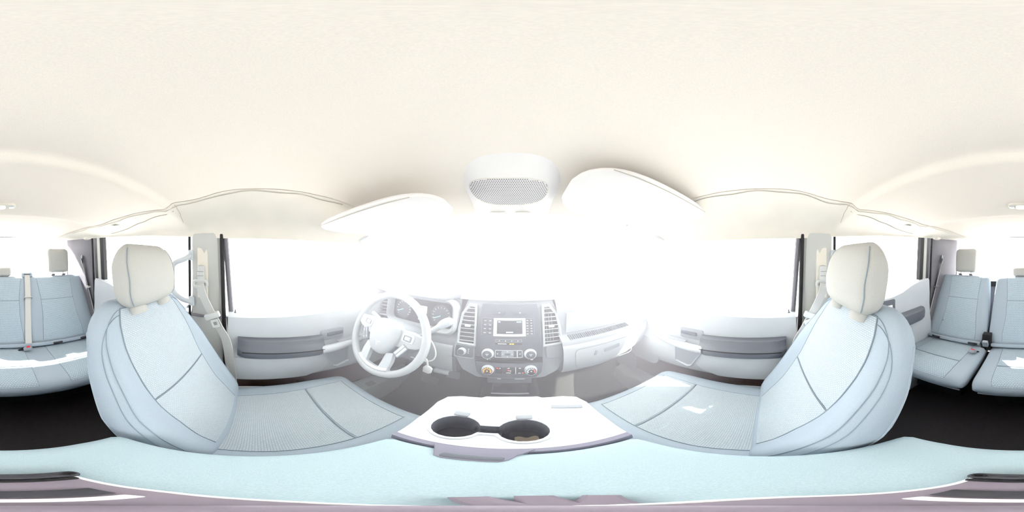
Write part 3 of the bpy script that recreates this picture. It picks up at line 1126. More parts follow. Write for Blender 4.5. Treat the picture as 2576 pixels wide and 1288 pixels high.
# inner shell of the twin holder: walls of the neck
b = new()
prism(b, [(-0.056, 0.236), (-0.016, 0.236), (-0.016, 0.264), (-0.056, 0.264)], CZ - 0.062, CZ - 0.050, Matrix.Identity(4), 0.002)
obj('cup_bridge', b, 'char', deck)
b = new()
loft(b, [[V((x, y, CZ - 0.008)) for x, y in cup_outline(0.0)], [V((x, y, CZ - 0.050)) for x, y in cup_outline(-0.0012)]], True, False)
obj('cup_wall', b, 'char', deck)
for cxp in (-0.090, 0.018):
    b = new()
    lathe(b, [(0.0400, CZ - 0.035), (0.0385, CZ - 0.075), (0.0365, CZ - 0.082), (0.001, CZ - 0.083)], Matrix.Translation((cxp, 0.250, 0)), 32, False)
    w = obj('cup_holder', b, 'char', CON)
    b = new()
    for g in range(-3, 4):
        box(b, (cxp, 0.250 + g * 0.0085, CZ - 0.082), (2 * math.sqrt(0.036 ** 2 - (g * 0.0085) ** 2) - 0.004, 0.002, 0.003))
    o = obj('floor_ribs', b, 'mid', w, smooth=False); o['kind'] = 'stuff'
    b = new()
    box(b, (cxp + 0.004 * (1 if cxp > 0 else -1), 0.297, CZ - 0.006), (0.030, 0.016, 0.012), 0.003)
    obj('cup_clip', b, 'mid', deck)
b = new()
box(b, (0.114, 0.326, CZ - 0.0075), (0.066, 0.014, 0.004), 0.0015, Matrix.Rotation(math.radians(-17), 3, 'Z'))
obj('coin_slot', b, 'mid', deck)
# armrest lid: plump padded slab with a rounded edge
b = new()
lid = [(-0.146, -0.186), (-0.158, -0.176), (-0.163, -0.15), (-0.167, -0.05), (-0.167, 0.06), (-0.163, 0.13), (-0.158, 0.166), (-0.150, 0.174), (0.150, 0.174), (0.158, 0.166), (0.163, 0.13), (0.167, 0.06), (0.167, -0.05), (0.163, -0.15), (0.158, -0.176), (0.146, -0.186)]
sc = lambda k, z: [V((x * k, (y + 0.006) * k - 0.006, z)) for x, y in lid]
loft(b, [sc(0.97, CZ - 0.10), sc(1.0, CZ - 0.075), sc(1.0, CZ - 0.022), sc(0.985, CZ - 0.010), sc(0.95, CZ - 0.002), sc(0.88, CZ + 0.0005), sc(0.6, CZ + 0.001), sc(0.2, CZ + 0.001), sc(0.02, CZ + 0.001)], True, True)
arm = obj('armrest_lid', b, 'arm', CON, sub=1, angle=180)
# dark gap strip and latch in front of the lid
b = new()
loft(b, [[V((x, 0.172 + 0.002 * math.cos(x * 9), CZ - 0.001)), V((x, 0.184, CZ - 0.001)), V((x, 0.186, CZ - 0.02)), V((x, 0.170, CZ - 0.02))] for x in [-0.156 + 0.0156 * i for i in range(21)]])
obj('lid_gap_strip', b, 'strip', CON)
b = new()
prism(b, [(-0.093, 0.180), (-0.083, 0.160), (-0.076, 0.145), (-0.066, 0.141), (-0.012, 0.141), (-0.003, 0.147), (0.006, 0.163), (0.026, 0.180)], CZ - 0.012, CZ + 0.0028, Matrix.Identity(4), 0.002)
lt = obj('lid_latch', b, 'strip', CON)
b = new()
prism(b, rrect(0.064, 0.013, 0.005, -0.039, 0.1505), CZ - 0.002, CZ + 0.0042, Matrix.Identity(4), 0.0015)
obj('latch_paddle', b, 'char', lt)
b = new()
loft(b, [[V((x, y, z)) for x, y in ((-0.15, -0.18), (0.15, -0.18), (0.155, 0.36), (-0.155, 0.36))] for z in (0.02, 0.35, CZ - 0.08)], True, True)
obj('console_body', b, 'dark', CON, smooth=False)
b = new()
t = random.Random(4)
loft(b, [[V((0.004 + i * 0.0055, 0.243 + 0.004 * math.sin(i * 1.3) + j * 0.009, CZ - 0.0785 + 0.0015 * math.sin(i + j * 2))) for i in range(8)] for j in range(3)], False, False)
tag(obj('paper_scrap', b, 'paper'), 'crumpled tan paper scrap lying in one cup holder', 'paper')

# ------------------------------------------------------------------ camera stand on the armrest
T = thing('camera_stand', 'small metal camera stand base with black clamp bar on the armrest lid', 'stand', (0, -0.04, CZ))
z0 = CZ + 0.0022
plate = [(p.x, p.y) for p in smooth_path([(-0.042, -0.090, 0), (-0.046, -0.060, 0), (-0.045, -0.026, 0), (-0.029, 0.003, 0), (-0.008, 0.012, 0), (0.016, 0.013, 0), (0.032, 0.006, 0), (0.040, -0.010, 0), (0.037, -0.04, 0), (0.031, -0.070, 0), (0.028, -0.090, 0)], 4)]
b = new()
prism(b, plate, z0, z0 + 0.007, Matrix.Identity(4), 0.002)
pl = obj('base_plate', b, 'mauve', T)
b = new()
grown = [(-0.005 + (x + 0.005) * 1.07, -0.04 + (y + 0.04) * 1.06) for x, y in plate]
frame(b, grown, [(-0.005 + (x + 0.005) * 0.96, -0.04 + (y + 0.04) * 0.96) for x, y in plate], z0, z0 + 0.008)
obj('plate_rim', b, 'white', pl)
b = new()
prism(b, rrect(0.084, 0.015, 0.0074, -0.008, -0.095), z0, z0 + 0.014, Matrix.Identity(4), 0.003)
cb = obj('clamp_bar', b, 'dark', T)
for x in (-0.043, 0.027):
    b = new()
    lathe(b, [(0.0048, 0.0), (0.0048, 0.002), (0.003, 0.0028), (0.0025, 0.0015), (0.0005, 0.0015)], Matrix.Translation((x, -0.095, z0 + 0.0135)), 14)
    obj('screw', b, 'black', cb)
b = new()
prism(b, rrect(0.074, 0.006, 0.002, -0.006, -0.083), z0 + 0.008, z0 + 0.014, Matrix.Identity(4), 0.001)
obj('clamp_jaw', b, 'black', T)
b = new()
box(b, (-0.004, -0.047, z0 + 0.009), (0.060, 0.018, 0.006), 0.002)
obj('leg_socket', b, 'dark', T)
b = new()
box(b, (-0.004, -0.030, z0 + 0.009), (0.058, 0.009, 0.006), 0.002)
obj('level_plate', b, 'white', T)
for a in (-28, 0, 30):
    b = new()
    d = V((math.sin(math.radians(a)), math.cos(math.radians(a)), 0))
    tube(b, [V((0.006, 0.008, z0 + 0.004)) + d * 0.0, V((0.006, 0.008, z0 + 0.003)) + d * 0.036], (0.0055, 0.003), 8)
    obj('leg', b, 'mauve', T)
b = new()
lathe(b, [(0.017, 0.0), (0.017, 0.012), (0.012, 0.016), (0.003, 0.017)], Matrix.Translation((0, 0, z0 + 0.006)), 24)
obj('hub', b, 'mauve', T)

# ------------------------------------------------------------------ dashboard
DASH = thing('dashboard', 'grey plastic dashboard with radio stack, vents and glovebox', 'dashboard', (0, 0.9, 0.45))


def rows_x(xs_, prof):
    return [[V((x, y, z)) for y, z in prof(x)] for x in xs_]


# passenger half
def prof_pass(x):
    k = sstep(0.55, 0.80, x)
    dy = 0.05 * k
    return [(1.19, 0.925), (1.0, 0.930), (0.86, 0.922), (0.775 + dy, 0.905), (0.735 + dy, 0.880), (0.712 + dy, 0.845), (0.700 + dy, 0.79), (0.690 + dy, 0.735), (0.682 + dy, 0.722)]


xs_p = [0.20 + i * 0.0292 for i in range(21)]
b = new(); loft(b, rows_x(xs_p, prof_pass), False, False)
up = obj('upper_dash', b, 'mid', DASH)
b = new()
prism(b, [(0.235, 0.738), (0.55, 0.738), (0.575, 0.80), (0.55, 0.838), (0.245, 0.838)], 0.0, 0.006, Matrix(((1, 0, 0, 0), (0, 0.12, -0.99, 0.601), (0, 0.99, 0.12, 0.0), (0, 0, 0, 1))), 0.003)
obj('upper_glovebox_door', b, 'light', DASH)
# ribbed shelf strip
b = new()
loft(b, rows_x(xs_p, lambda x: [(0.684 + 0.05 * sstep(0.55, 0.8, x), 0.724), (0.640 + 0.05 * sstep(0.55, 0.8, x), 0.716), (0.628 + 0.05 * sstep(0.55, 0.8, x), 0.708), (0.622 + 0.05 * sstep(0.55, 0.8, x), 0.694)]), False, False)
sh = obj('dash_shelf', b, 'mid', DASH)
me_rib = None
for i in range(34):
    x = 0.240 + i * 0.0095
    if me_rib is None:
        b = new(); box(b, (x, 0.655, 0.7205), (0.0042, 0.036, 0.006), 0.001, Matrix.Rotation(math.radians(10), 3, 'X'), 1)
        o = obj('shelf_rib', b, 'char', sh, smooth=False)
        me_rib, l0 = o.data, o.location.copy()
    else:
        o = bpy.data.objects.new('shelf_rib', me_rib); C.objects.link(o); o.parent = sh
        o.location = l0 + V((i * 0.0095, 0, 0))
# lower glovebox
def prof_glove(x):
    dy = 0.06 * sstep(0.50, 0.80, x)
    lift = 0.045 * sstep(0.35, 0.75, x)
    return [(0.622 + dy, 0.694), (0.612 + dy, 0.68), (0.610 + dy, 0.62), (0.622 + dy, 0.555 + lift * 0.5), (0.645 + dy, 0.515 + lift), (0.70 + dy, 0.495 + lift), (0.90, 0.49 + lift), (1.15, 0.48)]


b = new(); loft(b, rows_x(xs_p, prof_glove), False, False)
lg = obj('glovebox_panel', b, 'light', DASH)
b = new()
frame(b, rrect(0.30, 0.115, 0.02, 0.40, 0.615), rrect(0.294, 0.109, 0.018, 0.40, 0.615), 0.0, 0.002, Matrix(((1, 0, 0, 0), (0, 0, -1, 0.6105), (0, 1, 0, 0), (0, 0, 0, 1))))
obj('glovebox_gap', b, 'mid', lg)
b = new(); box(b, (0.345, 0.610, 0.628), (0.012, 0.008, 0.030), 0.003, Matrix.Rotation(math.radians(18), 3, 'Y'))
obj('glovebox_key_slot', b, 'mid', lg)
b = new(); box(b, (0.43, 0.609, 0.632), (0.085, 0.008, 0.020), 0.004, Matrix.Rotation(math.radians(-6), 3, 'Y'))
obj('glovebox_latch', b, 'mid', lg)
# dark void under the dash
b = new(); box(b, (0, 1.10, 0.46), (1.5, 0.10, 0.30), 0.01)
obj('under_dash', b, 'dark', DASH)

# driver half
def prof_drv(x):
    k = sstep(-0.56, -0.80, x)
    e = 0.09 * sstep(-0.32, -0.245, x)
    return [(1.19, 0.925), (1.0, 0.932), (0.86, 0.93), (0.745 + e * 0.1, 0.925), (0.675 + 0.05 * k + e * 0.7, 0.915), (0.655 + 0.05 * k + e, 0.905), (0.660 + 0.05 * k + e, 0.892), (0.74 + 0.03 * k + e * 0.2, 0.880), (0.752, 0.86), (0.752, 0.73), (0.715, 0.716), (0.690, 0.705), (0.676, 0.685), (0.665, 0.64), (0.662, 0.56), (0.672, 0.49), (0.72, 0.455), (0.90, 0.45), (1.15, 0.45)]


xs_d = [-0.795 + i * 0.0278 for i in range(21)]
b = new(); loft(b, rows_x(xs_d, prof_drv), False, False)
obj('driver_dash', b, 'mid', DASH)
b = new()
loft(b, [[V((x, y, z)) for y, z in ((0.660, 0.668), (0.652, 0.655), (0.648, 0.60), (0.652, 0.52), (0.664, 0.492), (0.70, 0.47))] for x in [-0.62 + i * 0.0185 for i in range(21)]], False, False)
obj('knee_panel', b, 'light', DASH)
b = new(); box(b, (-0.30, 0.655, 0.485), (0.075, 0.03, 0.022), 0.006)
obj('release_handle', b, 'light', DASH)
# left end air vent
MV = Matrix(((0.94, 0, 0.34, -0.705), (-0.34, 0, -0.94, 0.676), (0, 1, 0, 0.785), (0, 0, 0, 1)))
MV = Matrix(((0.95, 0.0, 0.30, -0.700), (0.30, 0.0, -0.95, 0.690), (0.0, 1.0, 0.0, 0.795), (0, 0, 0, 1)))
b = new(); frame(b, rrect(0.098, 0.135, 0.02), rrect(0.074, 0.110, 0.012), -0.03, 0.012, MV)
ev = obj('side_vent', b, 'light', DASH)
b = new(); prism(b, rrect(0.078, 0.114, 0.012), -0.03, -0.024, MV)
obj('vent_back', b, 'dark', ev)
for i in range(5):
    b = new(); box(b, (0, 0, 0), (0.074, 0.0035, 0.02), 0.001)
    bmesh.ops.transform(b, matrix=MV @ Matrix.Translation((0, -0.044 + i * 0.022, -0.008)), verts=b.verts)
    obj('slat', b, 'mid', ev)

# instrument cluster
CL = Matrix(((1, 0, 0, -0.455), (0, 0.17, -0.985, 0.735), (0, 0.985, 0.17, 0.795), (0, 0, 0, 1)))
b = new(); prism(b, rrect(0.385, 0.150, 0.035), -0.01, 0.004, CL)
clu = obj('instrument_cluster', b, 'dark', DASH)
b = new(); frame(b, rrect(0.425, 0.185, 0.05), rrect(0.372, 0.140, 0.03), -0.01, 0.055, CL, 0.004)
obj('cluster_surround', b, 'light', clu)
for gx in (-0.115, 0.115):
    b = new(); M = CL @ Matrix.Translation((gx, -0.005, 0.004))
    lathe(b, [(0.056, 0.0), (0.056, 0.004), (0.052, 0.005), (0.052, 0.001), (0.001, 0.001)], M, 36)
    g = obj('gauge', b, 'char', clu)
    for i in range(13):
        a = math.radians(220 - i * 260 / 12)
        b = new(); box(b, (0, 0, 0), (0.009, 0.0022, 0.001))
        bmesh.ops.transform(b, matrix=M @ Matrix.Translation((0.044 * math.cos(a), 0.044 * math.sin(a), 0.0025)) @ Matrix.Rotation(a, 4, 'Z'), verts=b.verts)
        obj('tick', b, 'print', g, smooth=False)
    b = new(); box(b, (0, 0, 0), (0.042, 0.0026, 0.0015))
    a = math.radians(205)
    bmesh.ops.transform(b, matrix=M @ Matrix.Translation((0.022 * math.cos(a), 0.022 * math.sin(a), 0.004)) @ Matrix.Rotation(a, 4, 'Z'), verts=b.verts)
    obj('pointer', b, 'cyan', g, smooth=False)
b = new(); prism(b, rrect(0.052, 0.040, 0.003, 0.008, 0.012), 0.004, 0.006, CL, 0.0005)
obj('trip_screen', b, 'lcd', clu)
for i in range(6):
    b = new(); prism(b, rrect(0.006, 0.009, 0.001, -0.012 + i * 0.0095, -0.045), 0.004, 0.005, CL)
    obj('gear_letter', b, 'print', clu, smooth=False)

# centre stack ------------------------------------------------------
KS = 0.343
NV = V((0, -1, KS)).normalized(); VV = V((0, KS, 1)).normalized()


def SM(x, z, n=0.0):
    p = V((x, 0.74 - KS * (0.88 - z), z)) + NV * n
    return Matrix(((1, VV.x, NV.x, p.x), (0, VV.y, NV.y, p.y), (0, VV.z, NV.z, p.z), (0, 0, 0, 1)))


def sbox(b, x, z, w, h, d, n=0.0, bev=0.002, r=None):
    prism(b, rrect(w, h, r if r else min(w, h) * 0.2), 0.0, d, SM(x, z, n), bev)
    return b


LEN = lambda z0_, z1_: (z1_ - z0_) * 1.057
b = new()
out = [(-0.205, 0.905), (0.190, 0.905), (0.225, 0.80), (0.232, 0.68), (0.222, 0.60), (0.185, 0.545), (0.125, 0.515), (-0.140, 0.515), (-0.205, 0.548), (-0.240, 0.605), (-0.250, 0.68), (-0.240, 0.80)]
back = [V((x, 0.95, z)) for x, z in out]
fr_ = [SM(x, z, -0.020).translation for x, z in out]
fr2 = [SM(x * 0.97, 0.7 + (z - 0.7) * 0.97, -0.006).translation for x, z in out]
loft(b, [back, fr_, fr2], True, True)
st = obj('stack_body', b, 'mid', DASH)
b = new()   # radio face plate
prism(b, [(-0.148, -0.105 * 1.057), (0.122, -0.105 * 1.057), (0.126, 0.03), (0.112, 0.150), (-0.135, 0.150), (-0.152, 0.03)], -0.01, 0.014, SM(0, 0.735), 0.006)
radio = obj('radio_panel', b, 'char', DASH)
b = new()   # climate face plate, swollen lip below
prism(b, [(-0.112, -0.050), (0.090, -0.050), (0.112, -0.028), (0.122, 0.030), (-0.147, 0.030), (-0.134, -0.028)], -0.02, 0.018, SM(0, 0.578), 0.008)
clim = obj('climate_panel', b, 'char', DASH)
b = new(); sbox(b, -0.013, 0.6205, 0.27, 0.020, 0.012, 0.0, 0.002)
cd = obj('disc_slot_panel', b, 'dark', DASH)
b = new(); sbox(b, -0.013, 0.6205, 0.145, 0.004, 0.002, 0.0125, 0.0)
obj('disc_slot', b, 'black', cd)
# screen
b = new(); frame(b, rrect(0.136, 0.086, 0.004), rrect(0.108, 0.064, 0.003), 0.012, 0.018, SM(-0.010, 0.772), 0.010)
obj('screen_bezel', b, 'silver', radio)
b = new(); sbox(b, -0.010, 0.774, 0.110, 0.066, 0.003, 0.011, 0.0, 0.003)
scr = obj('screen', b, 'screen', radio)
for x, z, w in ((-0.052, 0.796, 0.014), (0.030, 0.796, 0.020), (-0.008, 0.750, 0.034)):
    for j in range(max(2, int(w / 0.005))):
        b = new(); sbox(b, x - w / 2 + j * 0.0052 + 0.002, z, 0.0036, 0.005, 0.0006, 0.0142, 0.0, 0.0008)
        obj('screen_text', b, 'lcd', radio, smooth=False)
# key pads
for cx_, cols, rws, w, dx in ((-0.104, 2, 4, 0.046, 0.022), (0.074, 2, 6, 0.036, 0.017)):
    b = new(); frame(b, rrect(w + 0.006, 0.084, 0.004, 0, 0), rrect(w + 0.003, 0.081, 0.003, 0, 0), 0.012, 0.0155, SM(cx_, 0.772))
    obj('keypad_edge', b, 'mid', radio)
    for i in range(cols):
        for j in range(rws):
            hh = 0.076 / rws
            b = new(); sbox(b, cx_ + (i - (cols - 1) / 2) * dx, 0.772 + ((rws - 1) / 2 - j) * hh / 1.057, dx - 0.001, hh - 0.001, 0.003, 0.0135, 0.0008)
            bt = obj('button', b, 'char', radio)
            b = new(); sbox(b, cx_ + (i - (cols - 1) / 2) * dx, 0.772 + ((rws - 1) / 2 - j) * hh / 1.057, dx * 0.42, 0.0026, 0.0004, 0.0166, 0.0, 0.0008)
            obj('button_print', b, 'print', radio, smooth=False)
for x in (-0.055, 0.035):
    b = new(); sbox(b, x, 0.838, 0.055, 0.016, 0.004, 0.013, 0.001)
    obj('preset_bar', b, 'char', radio)
    b = new(); sbox(b, x, 0.836, 0.007, 0.003, 0.0005, 0.0168, 0)
    obj('button_print', b, 'print', radio, smooth=False)
b = new(); frame(b, rrect(0.110, 0.014, 0.004), rrect(0.106, 0.010, 0.003), 0.012, 0.0165, SM(-0.014, 0.711))
obj('preset_row_edge', b, 'mid', radio)
for i in range(4):
    b = new(); sbox(b, -0.052 + i * 0.0255, 0.711, 0.004, 0.004, 0.0008, 0.014, 0, 0.0015)
    obj('button_print', b, 'print', radio, smooth=False)
b = new(); sbox(b, -0.014, 0.6975, 0.110, 0.010, 0.003, 0.0135, 0.001, 0.0048)
obj('airbag_lamp_bar', b, 'dark', radio)
b = new(); sbox(b, -0.040, 0.6975, 0.036, 0.003, 0.0006, 0.0162, 0)
obj('lamp_print', b, 'print', radio, smooth=False)
for x in (-0.006, 0.004):
    b = new(); sbox(b, x, 0.6975, 0.008, 0.005, 0.0006, 0.0162, 0)
    obj('lamp_amber', b, 'amber', radio, smooth=False)
# knobs
def knob(x, z, parent, r=0.0225, face='char', n=0.012):
    M = SM(x, z, n)
    b = new(); lathe(b, [(r * 1.12, 0.0), (r * 1.12, 0.003), (r, 0.005), (r * 0.98, 0.020), (r * 0.90, 0.0235), (r * 0.84, 0.0235)], M, 32)
    k = obj('knob', b, 'silver', parent)
    b = new(); lathe(b, [(r * 0.84, 0.0), (r * 0.84, 0.0236), (r * 0.8, 0.0242), (0.0005, 0.0242)], M, 32)
    obj('knob_face', b, face, parent)
    return M


for x in (-0.097, 0.073):
    M = knob(x, 0.649, radio)
    for w, h, dy in ((0.012, 0.0026, 0.002), (0.005, 0.0026, -0.004)):
        b = new(); prism(b, rrect(w, h, 0.0008, 0, dy), 0.0242, 0.0247, M); obj('knob_print', b, 'print', radio, smooth=False)
# tuning pad
b = new(); frame(b, rrect(0.110, 0.038, 0.004), rrect(0.105, 0.033, 0.003), 0.012, 0.016, SM(-0.013, 0.650))
obj('tuning_pad_edge', b, 'silver', radio)
b = new(); sbox(b, -0.018, 0.650, 0.050, 0.030, 0.004, 0.0135, 0.001)
obj('cursor_pad', b, 'mid', radio)
b = new(); sbox(b, -0.018, 0.650, 0.022, 0.011, 0.003, 0.0165, 0.001)
obj('ok_button', b, 'char', radio)
b = new(); sbox(b, 0.021, 0.650, 0.004, 0.034, 0.002, 0.0145, 0.0005)
obj('pad_divider', b, 'silver', radio)
for x, z, w in ((-0.018, 0.662, 0.004), (-0.018, 0.638, 0.004), (-0.037, 0.650, 0.004), (0.001, 0.650, 0.004), (-0.058, 0.650, 0.006), (0.032, 0.650, 0.006), (-0.018, 0.650, 0.009)):
    b = new(); sbox(b, x, z, w, 0.003, 0.0006, 0.0176 if abs(x + 0.018) < 0.02 else 0.0140, 0); obj('button_print', b, 'print', radio, smooth=False)
# climate knobs and buttons
for x, mm in ((-0.092, 'amber'), (0.071, 'silver')):
    M = knob(x, 0.572, clim, 0.0225, 'dark', 0.016)
    for i in range(9):
        a = math.radians(200 - i * 220 / 8)
        b = new(); box(b, (0, 0, 0), (0.0055, 0.0030, 0.0006))
        bmesh.ops.transform(b, matrix=M @ Matrix.Translation((0.0138 * math.cos(a), 0.0138 * math.sin(a), 0.0245)) @ Matrix.Rotation(a, 4, 'Z'), verts=b.verts)
        obj('dial_mark', b, mm if mm == 'amber' else ('redl' if i > 5 else 'lcd'), clim, smooth=False)
    b = new(); prism(b, rrect(0.005, 0.005, 0.002), 0.0242, 0.0248, M); obj('dial_mark', b, mm if mm == 'amber' else 'print', clim, smooth=False)
for x, w in ((-0.050, 0.026), (-0.012, 0.046), (0.032, 0.030)):
    b = new(); sbox(b, x, 0.571, w, 0.034, 0.004, 0.0165, 0.001)
    obj('climate_button', b, 'dark', clim)
b = new(); sbox(b, 0.014, 0.571, 0.003, 0.036, 0.002, 0.0195, 0.0005)
obj('pad_divider', b, 'silver', clim)
for x, z, w, m in ((-0.056, 0.582, 0.006, 'redl'), (-0.046, 0.582, 0.005, 'print'), (-0.013, 0.583, 0.009, 'print'), (-0.013, 0.572, 0.006, 'redl'), (-0.006, 0.570, 0.006, 'print'), (-0.013, 0.560, 0.018, 'print'), (0.030, 0.583, 0.008, 'print'), (0.028, 0.559, 0.010, 'print'), (0.040, 0.559, 0.005, 'redl')):
    b = new(); sbox(b, x, z, w, 0.004, 0.0007, 0.0205, 0); obj('button_print', b, m, clim, smooth=False)
for x, z, w in ((-0.097, 0.6205, 0.005), (-0.084, 0.6205, 0.008), (0.078, 0.6205, 0.010)):
    b = new(); sbox(b, x, z, w, 0.004, 0.0006, 0.0123, 0); obj('button_print', b, 'print', cd, smooth=False)

# tall air vents either side of the radio
def tall_vent(pts, inner, zs0, nsl, sx, vanes):
    Mv = SM(0, 0.70)
    loc = lambda pp: [(x, (z - 0.70) * 1.057) for x, z in pp]
    b = new(); frame(b, loc(pts), loc(inner), -0.006, 0.012, Mv, -0.012)
    v = obj('air_vent', b, 'light', DASH)
    b = new(); prism(b, loc(inner), -0.004, 0.0005, Mv)
    obj('vent_back', b, 'dark', v)
    zlo = min(p[1] for p in inner); zhi = max(p[1] for p in inner)
    for i in range(nsl):
        z = lerp(zlo, zhi, (i + 0.6) / (nsl + 0.1))
        # horizontal span of the opening at this height
        xs2 = []
        n = len(inner)
        for k in range(n):
            (xa, za), (xb, zb) = inner[k], inner[(k + 1) % n]
            if (za - z) * (zb - z) < 0:
                xs2.append(lerp(xa, xb, (z - za) / (zb - za)))
        if len(xs2) < 2:
            continue
        xa, xb = min(xs2), max(xs2)
        b = new(); box(b, (0, 0, 0), (xb - xa, 0.0032, 0.010), 0.001)
        bmesh.ops.transform(b, matrix=SM((xa + xb) / 2, z, 0.004) @ Matrix.Rotation(math.radians(-20), 4, 'X'), verts=b.verts)
        obj('slat', b, 'light', v)
    mx_, mz = (min(p[0] for p in inner) + max(p[0] for p in inner)) / 2, lerp(zlo, zhi, 0.48)
    b = new(); sbox(b, mx_, mz, 0.026, 0.011, 0.008, 0.008, 0.003, 0.004)
    obj('vent_tab', b, 'silver', v)
    for x in vanes:
        b = new(); box(b, (0, 0, 0), (0.002, (zhi - zlo) * 0.8, 0.006))
        bmesh.ops.transform(b, matrix=SM(x, (zlo + zhi) / 2 - 0.005, 0.001), verts=b.verts)
        obj('vane', b, 'mid', v, smooth=False)


def mirror_pts(pp):
    return [(-0.022 - x, z) for x, z in pp][::-1]


vo = [(-0.236, 0.680), (-0.150, 0.676), (-0.157, 0.868), (-0.192, 0.872), (-0.226, 0.828), (-0.236, 0.76)]
vi = [(-0.226, 0.690), (-0.160, 0.687), (-0.167, 0.856), (-0.190, 0.858), (-0.216, 0.822), (-0.226, 0.76)]
tall_vent(vo, vi, 0, 9, 1, ())
tall_vent(mirror_pts(vo), mirror_pts(vi), 0, 9, 1, (0.150, 0.163, 0.176))
# headlamp switch plate and spare pocket below the vents
b = new(); frame(b, rrect(0.086, 0.064, 0.004), rrect(0.081, 0.059, 0.003), 0.0, 0.006, SM(-0.198, 0.645))
sw = obj('switch_plate_edge', b, 'silver', DASH)
b = new(); sbox(b, -0.198, 0.645, 0.082, 0.060, 0.005, -0.001, 0.001)
sp = obj('headlamp_switch_plate', b, 'char', DASH)
knob(-0.207, 0.645, sp, 0.017, 'char', 0.004)
for i in range(3):
    b = new(); sbox(b, -0.180, 0.658 - i * 0.009, 0.005, 0.004, 0.0006, 0.0042, 0); obj('switch_print', b, 'print', sp, smooth=False)
b = new(); sbox(b, 0.175, 0.648, 0.072, 0.064, 0.010, -0.003, 0.003)
obj('outlet_cover', b, 'mid', DASH)
# bin under the stack
b = new()
prism(b, [(-0.095, -0.035), (0.075, -0.035), (0.085, 0.035), (-0.105, 0.035)], -0.02, 0.02, Matrix(((1, 0, 0, 0), (0, 0.6, -0.8, 0.650), (0, 0.8, 0.6, 0.505), (0, 0, 0, 1))), 0.008)
lo_ = obj('stack_foot', b, 'char', DASH)
for x, w in ((-0.050, 0.016), (0.030, 0.040)):
    b = new(); box(b, (x, 0.628, 0.512), (w, 0.006, 0.012), 0.003)
    obj('power_socket', b, 'silver', lo_)
b = new()
Mb = Matrix(((1, 0, 0, -0.008), (0, 0.35, -0.94, 0.66), (0, 0.94, 0.35, 0.425), (0, 0, 0, 1)))
frame(b, rrect(0.150, 0.105, 0.006), rrect(0.142, 0.097, 0.004), -0.08, 0.0, Mb)
bn = obj('storage_bin', b, 'char', DASH)
b = new(); prism(b, rrect(0.148, 0.10, 0.004), -0.082, -0.076, Mb)
obj('bin_back', b, 'dark', bn)
b = new(); prism(b, rrect(0.152, 0.006, 0.002, 0, -0.052), -0.004, 0.003, Mb, 0.001)
obj('bin_lip', b, 'silver', bn)
b = new()
rings = []
for y, w, z in ((0.62, 0.13, 0.36), (0.72, 0.15, 0.39), (0.9, 0.17, 0.44), (1.15, 0.19, 0.48)):
    rings.append([V((-0.01 + w * math.cos(a), y, max(0.05, z * math.sin(a) * 0.98))) for a in [math.pi * i / 12 for i in range(13)]])
loft(b, rings, False, False)
obj('tunnel_cover', b, 'dark', DASH)
# defroster slots on the dash top
b = new(); box(b, (0.0, 1.04, 0.9325), (0.9, 0.03, 0.004), 0.001)
obj('defroster_vent', b, 'char', DASH)
b = new()
loft(b, [[V((x, 1.19, 0.925)), V((x, 0.95, 0.93)), V((x, 0.80, 0.925)), V((x, 0.752, 0.908)), V((x, 0.742, 0.89))] for x in (-0.245, -0.1, 0.1, 0.21)], False, False)
obj('center_dash_top', b, 'mid', DASH)

# ------------------------------------------------------------------ steering column, wheel, keys, pedals
tilt = math.radians(25)
WC = V((-0.448, 0.462, 0.765))
WN = V((0, -math.cos(tilt), math.sin(tilt)))
WU = V((0, math.sin(tilt), math.cos(tilt)))
WM = Matrix(((1, WU.x, WN.x, WC.x), (0, WU.y, WN.y, WC.y), (0, WU.z, WN.z, WC.z), (0, 0, 0, 1))) @ Matrix.Rotation(math.radians(-4), 4, 'Z')

T = thing('steering_column', 'grey steering column cover with gear lever and indicator stalk behind the wheel', 'steering column', tuple(WC - WN * 0.15))
b = new()
rings = []
for d, w, h in ((-0.045, 0.050, 0.050), (-0.06, 0.068, 0.066), (-0.10, 0.075, 0.075), (-0.17, 0.070, 0.075), (-0.24, 0.062, 0.07), (-0.30, 0.05, 0.06)):
    rings.append([WM @ V((w * math.copysign(abs(math.cos(a)) ** 0.7, math.cos(a)), -0.012 + h * math.copysign(abs(math.sin(a)) ** 0.7, math.sin(a)), d)) for a in [2 * math.pi * i / 20 for i in range(20)]])
loft(b, rings)
obj('column_shroud', b, 'mid', T)
b = new()
tube(b, smooth_path([WM @ V((0.06, 0.02, -0.09)), WM @ V((0.10, 0.035, -0.085)), WM @ V((0.15, 0.075, -0.075)), WM @ V((0.185, 0.105, -0.065))], 6), lambda t: lerp(0.008, 0.013, sstep(0.3, 0.9, t)), 12)
lv = obj('gear_lever', b, 'light', T)
b = new()
tube(b, smooth_path([WM @ V((0.175, 0.098, -0.068)), WM @ V((0.190, 0.112, -0.064)), WM @ V((0.212, 0.128, -0.060)), WM @ V((0.222, 0.134, -0.058))], 5), lambda t: 0.0185 * math.sin(math.pi * lerp(0.2, 0.9, t)) ** 0.6, 14)
obj('lever_knob', b, 'silver', lv)
b = new()
tube(b, smooth_path([WM @ V((-0.06, 0.02, -0.08)), WM @ V((-0.12, 0.035, -0.075)), WM @ V((-0.19, 0.055, -0.07))], 5), lambda t: lerp(0.007, 0.010, t), 10)
obj('indicator_stalk', b, 'light', T)
b = new()
lathe(b, [(0.020, -0.02), (0.020, 0.006), (0.016, 0.010), (0.001, 0.010)], WM @ Matrix.Translation((0.072, -0.02, -0.13)) @ Matrix.Rotation(math.radians(70), 4, 'Y'), 20)
obj('ignition_lock', b, 'char', T)

